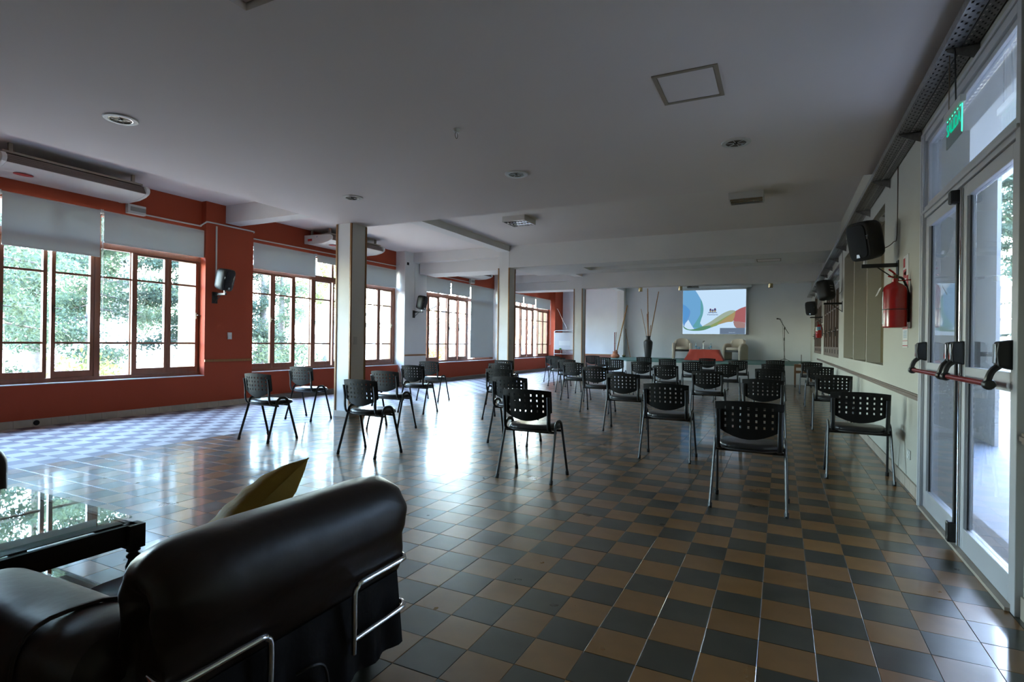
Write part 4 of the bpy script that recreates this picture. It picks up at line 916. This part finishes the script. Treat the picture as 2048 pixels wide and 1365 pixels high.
cane(PX, PY, ZS, [(-.03, 0, .12), (-.033, 0, .6), (-.035, 0, .99)], .018, 'stick_red', 'red cane standing upright in the terracotta jar'); cane(PX, PY, ZS, [(.0, .01, .12), (.01, .01, .6), (.025, .01, 1.0)], .012, 'bamboo', 'thin upright cane in the terracotta jar'); cane(PX, PY, ZS, [(.03, -.02, .12), (.035, -.025, .22), (.04, -.03, .31)], .016, 'stick_red', 'short red stub in the terracotta jar')
cane(-5.56, 22.3, ZS, [(0, 0, .005), (-.15, .12, .60), (-.30, .31, 1.18)], .012, 'bamboo', 'lone stick leaning against the back wall behind the jar')
t = thing('brass_bowl', 'small shiny bowl on the stage near the leaning stick', 'bowl', (-5.78, 22.1, ZS)); MB().lathe([(.03, 0), (.06, .02), (.075, .06), (.06, .09), (.03, .10)], n=20).build('bowl_body', 'brass', t, 40)
# flip chart
t = thing('flip_chart', 'white flip chart board on a steel stand beside the third column', 'whiteboard', (-7.60, 20.0, 0))
MB().tube([(-.40, 0, .0), (-.40, 0, 1.56)] + arc((-.32, 0, 1.56), .08, 180, 90, 5)[1:] + arc((.32, 0, 1.56), .08, 90, 0, 5) + [(.40, 0, 0)], .016, 8).build('frame', 'white_plastic', t, 40)
box('board', 'board_white', (-.385, .385, -.03, -.012, .90, 1.55), t, .004); MB().tube([(-.39, 0, 1.555), (.39, 0, 1.555)], .010, 6).build('crossbar', 'ac_beige', t); MB().tube([(-.39, 0, .73), (.39, 0, .73)], .012, 6).build('crossbar', 'silver', t)
box('pen_tray', 'ac_beige', (-.385, .385, -.085, -.03, .885, .90), t)
for x in (-.12, .08): box('tray_strut', 'silver', (x-.005, x+.005, -.03, -.02, .73, .9), t)
for s in (-1, 1): MB().tube([(s*.40, -.30, .02), (s*.40, .30, .02)], .016, 8).build('foot', 'white_plastic', t)
box('board_panel', 'label_white', (-.20, .27, -.0305, -.03, 1.06, 1.24), t)
tag(MB().lathe([(.045, 0), (.05, .02), (.03, .05), (.01, .055)], n=12).build('board_eraser', 'marker_green', smooth=40, loc=(-7.73, 19.945, .90)), 'green eraser lying on the flip chart tray', 'eraser')
# wheeled trolley in front of the stage
t = thing('trolley', 'small brown wooden trolley on castors by the stage, near the right wall', 'trolley', (.56, 17.5, 0))
for x, y in ((-.20, -.20), (.20, -.20), (-.20, .20), (.20, .20)):
    box('leg', 'cart_wood', (x-.02, x+.02, y-.02, y+.02, .06, .63), t); MB().lathe([(.025, -.012), (.03, -.006), (.03, .006), (.025, .012)], (x, y, .03), 12, 'x').build('castor', 'black', t, 40)
box('shelf', 'cart_wood', (-.22, .22, -.22, .22, .63, .65), t); box('rail', 'cart_wood', (-.18, .18, -.21, -.19, .40, .46), t); box('rail', 'cart_wood', (-.18, .18, .19, .21, .40, .46), t); box('apron', 'cart_wood', (-.18, .18, -.215, -.195, .56, .63), t)
tag(box('paper_stack', 'label_white', (.45, .60, 17.38, 17.55, .65, .662)), 'white papers lying on the brown trolley', 'papers')
tag(MB().tube([(.55, 18.7, ZS), (.55, 18.7, ZS+.30)], .008, 6).build('stage_peg', 'dark_wood'), 'thin dark peg standing on the stage edge near the corner', 'peg')

# ------------------------------------------------------------------ coffee table
tb = thing('coffee_table', 'dark wooden coffee table with inset glass top and lower glass shelf', 'coffee table', (-2.865, .845, 0))
A, B = .535, .545; ZT = .45
m = MB()
for s in (-1, 1):
    prof = lambda o, i: [(o, ZT-.028), (o+.018, ZT-.018), (o+.012, ZT-.006), (i+.012, ZT), (i-.002, ZT), (i-.002, ZT-.028)]
    p = [(A-.02, ZT-.034), (A+.014, ZT-.022), (A+.008, ZT-.008), (A-.012, ZT), (A-.06, ZT), (A-.06, ZT-.034)]
    m.prism([(s*x, z) for x, z in p], 'y', -B-.01, B+.01); p = [(B-.02, ZT-.034), (B+.014, ZT-.022), (B+.008, ZT-.008), (B-.012, ZT), (B-.06, ZT), (B-.06, ZT-.034)]
    m.prism([(s*x, z) for x, z in p], 'x', -A+.06, A-.06)
m.build('top_frame', 'dark_wood', tb, 30)
box('glass_top', 'table_glass', (-A+.059, A-.059, -B+.059, B-.059, ZT-.010, ZT-.003), tb); box('glass_bed', 'dark_wood', (-A+.08, A-.08, -B+.08, B-.08, ZT-.033, ZT-.030), tb)
tb.children[-1].hide_render = False
bpy.data.objects.remove(tb.children[-1])
m = MB(); m.box(-A+.045, A-.045, -B+.045, -B+.065, ZT-.115, ZT-.034); m.box(-A+.045, A-.045, B-.065, B-.045, ZT-.115, ZT-.034); m.box(-A+.045, -A+.065, -B+.065, B-.065, ZT-.115, ZT-.034); m.box(A-.065, A-.045, -B+.065, B-.065, ZT-.115, ZT-.034); m.build('apron', 'dark_wood', tb)
for sx in (-1, 1):
    for sy in (-1, 1):
        x, y = sx*(A-.055), sy*(B-.055); lg = MB().box(x-.03, x+.03, y-.03, y+.03, ZT-.13, ZT-.034).lathe([(.018, ZT-.13), (.026, ZT-.137), (.026, ZT-.143), (.016, ZT-.15), (.026, ZT-.16), (.026, ZT-.168), (.018, ZT-.178), (.028, ZT-.205), (.024, ZT-.24), (.016, .16), (.024, .145), (.026, .13)], (x, y, 0), 16); lg.box(x-.028, x+.028, y-.028, y+.028, .085, .13); lg.lathe([(.026, .085), (.03, .06), (.024, .02), (.020, 0)], (x, y, 0), 14)
        lg.build('leg', 'dark_wood', tb, 35)
box('glass_shelf', 'table_glass', (-A+.06, A-.06, -B+.06, B-.06, .112, .118), tb)
m = MB(); m.box(-A+.055, A-.055, -B+.045, -B+.07, .09, .112); m.box(-A+.055, A-.055, B-.07, B-.045, .09, .112); m.box(-A+.045, -A+.07, -B+.07, B-.07, .09, .112); m.box(A-.07, A-.045, -B+.07, B-.07, .09, .112); m.build('shelf_rail', 'dark_wood', tb)

# ------------------------------------------------------------------ leather armchair (front towards local -x)
def noise3(x, y, z): return math.sin(x*9.1+y*3.3)*math.cos(y*8.3-z*4.1)*.5+math.sin(z*11.7+x*5.9+y*6.1)*.5
def make_leather(label, loc, rz):
    t = thing('leather_armchair', label, 'armchair', loc, rz, 'brown leather armchairs')
    # rolled back: teardrop section lofted along y with gathered ends
    sec = []
    cx, cz, R = .0, .545, .142
    for k in range(22):
        a = math.radians(-38 + (218+38)*k/21.0)
        sec.append((cx+R*math.cos(a), cz+R*1.0*math.sin(a)))
    sec += [(-.115, .42), (-.10, .30), (-.05, .275), (.035, .275), (.075, .33), (.098, .40)]
    n = len(sec); W = .462; rings = []
    for y, sc in ((-W+.045, .04), (-W+.018, .2), (-W, .42), (-W+.008, .62), (-W+.03, .80), (-W+.065, .92), (-W+.12, .985), (-W+.18, 1.0), (-W/2, 1.01), (0, 1.0), (W/2, 1.01), (W-.18, 1.0), (W-.12, .985), (W-.065, .92), (W-.03, .80), (W-.008, .62), (W, .42), (W-.018, .2), (W-.045, .04)):
        ring = []
        for i, (x, z) in enumerate(sec):
            if sc < 1 and i < 22:
                w = 1+.16*math.sin(i*1.9)*(1-sc)*sc*2; ring.append((cx+(x-cx)*sc*w, y, cz+(z-cz)*sc*w))
            else: ring.append((x*(.9+.1*sc), y*(1 if i < 22 else .97), z + .004*math.sin(y*23+i)))
        rings.append(ring)
    o = MB().loft(rings).build('rolled_back', 'leather', t, 60); sub = o.modifiers.new('subsurf', 'SUBSURF'); sub.levels = 1; sub.render_levels = 1
    # arms
    for s in (-1, 1):
        rings = []
        for x, sc in ((-.86, .3), (-.85, .75), (-.80, .97), (-.70, 1.0), (-.5, 1.0), (-.3, .99), (-.20, .98), (-.11, .9), (-.09, .5)):
            ring = []
            for i in range(28):
                a = 2*PI*i/28; c, q = math.cos(a), math.sin(a)
                y = s*.425 + .135*sc*math.copysign(abs(c)**.6, c); z = .265 + .20*(sc**.4)*math.copysign(abs(q)**.55, q)
                w = .010*noise3(x*1.6, y*3, z*2); ring.append((x, y+w*.6, z+w))
            rings.append(ring)
        o = MB().loft(rings).build('arm', 'leather', t, 60); sub = o.modifiers.new('subsurf', 'SUBSURF'); sub.levels = 1; sub.render_levels = 1
        pth = []
        for i in range(15):
            a = math.radians(-30+180*i/14); c, q = math.cos(a), math.sin(a); pth.append((-.30-.03*math.cos(a), s*(.425+.139*math.copysign(abs(c)**.6, c)), .265+.205*math.copysign(abs(q)**.55, q)))
        MB().tube(pth, .006, 6).build('piping', 'leather', o, 60)
    rings = [super_ring(-.40, 0, z, a, b, 28, 5) for z, a, b in ((.20, .36, .26), (.21, .375, .275), (.29, .38, .28), (.325, .36, .265), (.335, .22, .18))]
    MB().loft(rings).build('seat_cushion', 'leather', t, 60)
    rings = [super_ring(-.385, 0, z, a, b, 28, 8) for z, a, b in ((.045, .41, .40), (.055, .44, .435), (.12, .455, .445), (.19, .45, .44), (.21, .43, .42))]
    MB().loft(rings).build('base', 'leather_matte', t, 60)
    # lower back valance behind the tubes
    MB().grid(lambda u, v: (.058+.012*math.sin(u*40)*(v)+.02*v, -.43+.86*u, .06+.26*(1-v)), 40, 5).build('back_valance', 'leather_matte', t, 60, solid=.012)
    for s in (-1, 1):
        up = [(.105, s*.165, .235), (.105, s*.165, .345)] + [(.105, s*.18, .367), (.105, s*.20, .375), (.105, s*.40, .375), (.10, s*.43, .377), (.075, s*.446, .378), (.02, s*.44, .378)]
        MB().tube(smooth_path(up, 3), .0095, 10).build('chrome_frame', 'chrome', t, 60)
        lo = [(.105, s*.165, .197), (.105, s*.39, .197), (.10, s*.43, .198), (.075, s*.452, .198), (.02, s*.445, .198)]
        MB().tube(smooth_path(lo, 3), .0095, 10).build('chrome_frame', 'chrome', t, 60)
        MB().tube([(.105, s*.165, .15), (.105, s*.165, .235)], .0085, 8).build('chrome_frame', 'chrome', t, 60)
    for x, y in ((-.75, -.36), (-.75, .36), (-.02, -.36), (-.02, .36)): MB().lathe([(.025, 0), (.03, .01), (.03, .05)], (x, y, 0), 12).build('foot', 'black', t, 40)
    m = MB()
    for dz in (0, .055): m.tube(smooth_path([(.088, -.06, .20-dz), (.115, -.03, .215-dz), (.12, .02, .19-dz), (.10, .06, .08), (.09, .07, .03)], 5), .005, 6)
    m.build('rear_lead', 'cable_black', t, 60)
    return t
make_leather('brown leather armchair with rolled back and chrome tubes in the foreground', (-1.355, 1.225, 0), 0)
make_leather('dark leather armchair at the far left edge beside the coffee table', (-5.32, 1.20, 0), PI)
# pillow
def pillow_pt(u, v, side):
    a, b = 2*u-1, 2*v-1; e = (1-abs(a)**2.6)*(1-abs(b)**2.6); th = .085*max(0, e)**.5
    pinch = 1-.07*(1-abs(a)**2)*(abs(b)) ; pin2 = 1-.07*(1-abs(b)**2)*(abs(a))
    return (side*th + .004*math.sin(a*14+b*9)*e, a*.225*pin2, b*.20*pinch)
m = MB(); m.grid(lambda u, v: pillow_pt(u, v, 1), 19, 19); m.grid(lambda u, v: pillow_pt(u, v, -1), 19, 19)
pil = thing('throw_pillow', 'olive satin pillow leaning inside the leather armchair', 'pillow', (-1.815, 1.42, .42))
ey = Vector((-.07, .40, .17)).normalized(); ez = Vector((.80, -.11, .59)); ez = (ez-ey*ez.dot(ey)).normalized(); ex = ey.cross(ez)
o = m.build('pillow_body', 'pillow_olive', pil, 70)
o.matrix_local = Matrix.Translation((0, 0, .085)) @ Matrix(((ex.x, ey.x, ez.x, 0), (ex.y, ey.y, ez.y, 0), (ex.z, ey.z, ez.z, 0), (0, 0, 0, 1)))
m = MB(); pth = [(0, (-1+2*i/14)*.225, .20*(1-.07*(1-abs(-1+2*i/14)**2))) for i in range(15)]; m.tube(pth, .0035, 5); m.build('seam', 'pillow_olive', o)

# ------------------------------------------------------------------ outdoors, left
GZ = -.30
gr = MB().box(-140, XO-.001, -40, 160, GZ-.3, GZ).build('ground', 'soil'); struct(gr)
struct(box('roof', 'ext_white', (XO-.55, W2+.1, YN-.4, YB+.5, ZC+.2, ZC+.35)))
for y0, y1 in ((.68, 1.48), (6.08, 6.78), (11.62, 12.2), (16.95, 17.6), (21.95, 22.9)): struct(box('pilaster', 'stucco', (-9.62, XO, y0, y1, GZ, ZC+.2)))
struct(box('wall_outer', 'stucco', (XO-.03, XO, YN-.2, YB+.25, GZ, SILL-.02)))
def leaves_mesh(name, C, R, n_per, size, m, flat=.6, seed=0):
    g = np.random.default_rng(seed); N = len(C)*n_per
    c = np.repeat(np.asarray(C), n_per, 0) + g.normal(0, 1, (N, 3))*np.repeat(np.asarray(R), n_per, 0)*np.array([1, 1, flat])
    a = g.normal(0, 1, (N, 3)); a /= np.linalg.norm(a, axis=1, keepdims=True); b = np.cross(a, g.normal(0, 1, (N, 3))); b /= np.linalg.norm(b, axis=1, keepdims=True)
    s = size*(.5+g.random((N, 1))); a *= s; b *= s*.55
    V = np.stack([c-a, c+b*.9, c+a, c-b*.9], 1).reshape(-1, 3); F = np.arange(N*4).reshape(-1, 4)
    me = bpy.data.meshes.new(name); me.from_pydata(V.tolist(), [], F.tolist()); me.update(); me.materials.append(MATS[m]); return me
def tree(label, x, y, h, kind, seed, leaf='leaf_conifer', tr=.16, lean=(0, 0), spread=2.2, z0=.6, dens=1.0, lsize=.045, barkm='bark', name=None):
    g = random.Random(seed); t = thing(name or {'c': 'conifer_tree', 'b': 'broadleaf_tree', 'n': 'bare_tree'}[kind], label, 'tree', (x, y, GZ), 0, 'trees outside the left windows')
    top = (lean[0], lean[1], h)
    MB().tube(smooth_path([(0, 0, -.1), (lean[0]*.25+.03, lean[1]*.25, h*.3), (lean[0]*.6, lean[1]*.6+.04, h*.62), top], 4), [tr*1.25-(tr*1.1)*i/12 for i in range(13)], 10).build('trunk', barkm, t, 60)
    C, Rr = [], []; br = MB()
    nb = int((26 if kind == 'c' else 18)*dens) if kind != 'n' else 12
    for k in range(nb):
        f = (k+g.random())/nb; z = z0+(h-z0)*f; a = g.random()*2*PI
        ln = spread*(1-.72*f)*g.uniform(.75, 1.15) if kind == 'c' else spread*g.uniform(.55, 1.1)*(1-.5*abs(f-.45))
        bx, by = lean[0]*z/h, lean[1]*z/h; dz = -.22 if kind == 'c' else .5
        p = [(bx, by, z), (bx+ln*.5*math.cos(a), by+ln*.5*math.sin(a), z+dz*ln*.35), (bx+ln*math.cos(a+.15), by+ln*math.sin(a+.15), z+dz*ln*(.8 if kind != 'c' else .5))]
        br.tube(smooth_path(p, 3), [.035*(1-.13*i)*(1.4 if kind == 'n' else 1) for i in range(7)], 5)
        if kind != 'n':
            for q in range(7 if kind == 'c' else 6):
                u = .2+.8*(q+g.random())/7; w = ln*u; j = a+.15*u+g.uniform(-.3, .3); C.append((bx+w*math.cos(j), by+w*math.sin(j), z+dz*w*.55+g.uniform(-.12, .1))); Rr.append((.22, .22, .22) if kind == 'c' else (.30, .30, .30))
        else:
            for q in range(2):
                j = a+g.uniform(-.7, .7); br.tube([p[1], (p[1][0]+.8*math.cos(j), p[1][1]+.8*math.sin(j), p[1][2]+g.uniform(.3, .9))], [.018, .006], 5)
    br.build('branches', barkm, t, 60)
    if C:
        me = leaves_mesh('foliage', C, np.array(Rr), int((110 if kind == 'c' else 90)), lsize, leaf, .45 if kind == 'c' else .8, seed); stuff(link('foliage', me, t))
    elif leaf == 'leaf_autumn':
        me = leaves_mesh('foliage', [(g.uniform(-1, 1), g.uniform(-1, 1), g.uniform(.8, 3)) for _ in range(26)], np.full((26, 3), .3), 14, .06, leaf, 1, seed); stuff(link('foliage', me, t))
    return t
tree('bushy conifer filling the left panes of the window nearest the camera', -15.4, 5.7, 6.5, 'c', 1, spread=2.1, z0=.5, dens=1.3)
tree('drooping conifer behind the middle panes of the window nearest the camera', -17.3, 8.5, 7.5, 'c', 2, spread=2.3, z0=.9, dens=1.3)
tree('pale grey trunk rising behind the conifers, window nearest the camera', -22.2, 11.7, 9, 'b', 3, 'leaf_dark', .34, (.8, .4), 2.0, 4.5, barkm='bark_pale')
tree('dark conifer beside the stucco pilaster, window nearest the camera', -16.6, 10.7, 7, 'c', 4, 'leaf_dark', .17, spread=1.6, z0=1.0, dens=1.1)
tree('dark conifer at the left of the window behind the first column', -16.3, 13.3, 7, 'c', 5, 'leaf_dark', .15, spread=1.35, z0=.5, dens=1.0, lsize=.04)
tree('slender conifer in the second pane behind the first column', -17.6, 15.2, 7.5, 'c', 6, 'leaf_conifer', .13, spread=1.2, z0=.5, dens=1.0, lsize=.04)
tree('broadleaf tree with thick pale leaning trunk beside the first column', -18.8, 19.4, 8, 'b', 7, 'leaf_broad', .42, (-.9, -1.6), 2.2, 3.0, 1.5, .05, 'bark_pale')
tree('bare grey tree seen through the third window', -14.2, 21.3, 6.5, 'n', 8, 'leaf_dark', .22, (.2, .3), 1.8, 1.8, barkm='bark_pale')
tree('thin autumn tree at the left of the third window', -14.6, 20.2, 4.2, 'n', 9, 'leaf_autumn', .07, (.2, .1), 1.2, .9)
tree('round green tree far behind the first window', -24, 13, 7, 'b', 10, 'leaf_conifer', .25, spread=3.0, z0=1.5, dens=1.4, lsize=.07)
tree('round green tree far behind the dark conifers', -22, 9.2, 7, 'b', 12, 'leaf_conifer', .25, spread=2.8, z0=1.2, dens=1.3, lsize=.07)
def shrub(label, x, y, r, h, seed, leaf='leaf_conifer'):
    t = thing('shrub', label, 'shrub', (x, y, GZ), 0, 'shrubs outside the left windows'); g = random.Random(seed)
    C = [(g.gauss(0, r*.5), g.gauss(0, r*.5), g.uniform(.1, h)) for _ in range(34)]
    stuff(link('foliage', leaves_mesh('foliage', C, np.full((34, 3), .16), 40, .05, leaf, .9, seed), t)); MB().tube([(0, 0, -.05), (0, 0, h*.7)], .03, 6).build('stem', 'bark', t)
shrub('low round shrub below the panes left of the first column', -12.2, 9.95, .8, 1.3, 21); shrub('leafy shrub low behind the slender conifer', -12.8, 11.6, .7, 1.1, 22); shrub('yellow green shrub low in the window nearest the camera', -13.0, 6.3, .7, .9, 23, 'leaf_broad'); shrub('autumn shrub low in the third window', -13.4, 19.6, .6, 1.2, 24, 'leaf_autumn')
t = thing('tractor_tyre', 'black tyre standing by the pale trunk outside the second window', 'tyre', (-13.6, 13.7, GZ), .5)
MB().tube([(0, .42*math.cos(a), .46+.42*math.sin(a)) for a in [2*PI*i/28 for i in range(28)]], .13, 10, closed=True).build('tread', 'rubber', t, 60); MB().lathe([(.30, -.05), (.30, .05)], (0, 0, .46), 20, 'x').build('rim', 'silver', t)
fb = thing('far_building', 'long low cream building far beyond the trees', 'building', (-46, 50, GZ))
box('wall', 'ext_white', (-4, 0, -38, 40, 0, 3.0), fb); box('roof', 'fence_dark', (-4.2, .3, -38.3, 40.3, 3.0, 3.15), fb)
for k in range(9): w = box('window', 'fence_dark', (-.01, .03, -30+8*k, -28.4+8*k, 1.0, 2.0), fb)
hd = MB()
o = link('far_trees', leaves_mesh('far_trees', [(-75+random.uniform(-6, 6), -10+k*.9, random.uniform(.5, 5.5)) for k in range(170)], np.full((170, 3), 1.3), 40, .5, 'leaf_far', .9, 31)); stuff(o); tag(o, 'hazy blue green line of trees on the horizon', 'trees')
sc_ = thing('outdoor_staircase', 'pale metal staircase outside the farthest window', 'staircase', (-14.2, 31, GZ))
for x in (0, 1.0): MB().box(x-.03, x+.03, -.02, .02, 0, 0.01).tube([(x, -2.2, 0), (x, 2.2, 3.4)], .06, 6).build('stringer', 'alu_white', sc_); MB().tube([(x, -2.2, .9), (x, 2.2, 4.3)], .025, 6).build('handrail', 'alu_white', sc_)
for k in range(14): box('tread', 'alu_white', (0, 1.0, -2.1+k*.31, -1.85+k*.31, .12+k*.24, .15+k*.24), sc_)
for y, h in ((2.2, 4.3), (.4, 2.6)):
    for x in (0, 1.0): box('post', 'alu_white', (x-.04, x+.04, y-.04, y+.04, 0, h), sc_)

# ------------------------------------------------------------------ outdoors, right (patio seen through the glass door, with roofs and unseen walls added to dim it)
struct(box('patio_floor', 'paving', (W2, 30, -20, 45, -.30, -.02)))
struct(box('patio_shade_roof', 'ext_white', (W2, 2.55, 7.4, 30, 3.35, 3.45)))  # roof strip added to cut the sky light on the white wall
struct(box('patio_wall', 'ext_white', (2.35, 2.39, 8.6, 30, -.02, 3.35)))
struct(box('patio_shade_roof', 'ext_white', (W2, 4.75, -8, 7.4, 3.35, 3.45)))  # roof added over the door side to keep the patio in shade
struct(box('patio_wall', 'ext_white', (4.6, 4.75, -8, 10.5, -.02, 3.35))); struct(box('patio_wall', 'ext_white', (W2, 4.6, -8.2, -8, -.02, 3.35)))  # unseen outer walls added to block daylight from the door side
fe = thing('slat_fence', 'cream slatted fence outside the glass door', 'fence', (4.6, 17.0, -.02))
for k in range(7): box('slat', 'fence_slat', (0, .05, -8, 8, .05+.37*k, .36+.37*k), fe)
for y in (-8, -4, 0, 4, 8): box('post', 'fence_dark', (.05, .13, y-.05, y+.05, 0, 2.7), fe)
tree('green tree behind the slatted fence outside the glass door', 8.2, 27.5, 9, 'c', 15, 'leaf_conifer', .2, spread=2.6, z0=1.5, dens=1.4, lsize=.07)
for o in list(COL.objects):
    if o.get('label') == 'green tree behind the slatted fence outside the glass door': o['group'] = 'trees outside the door'
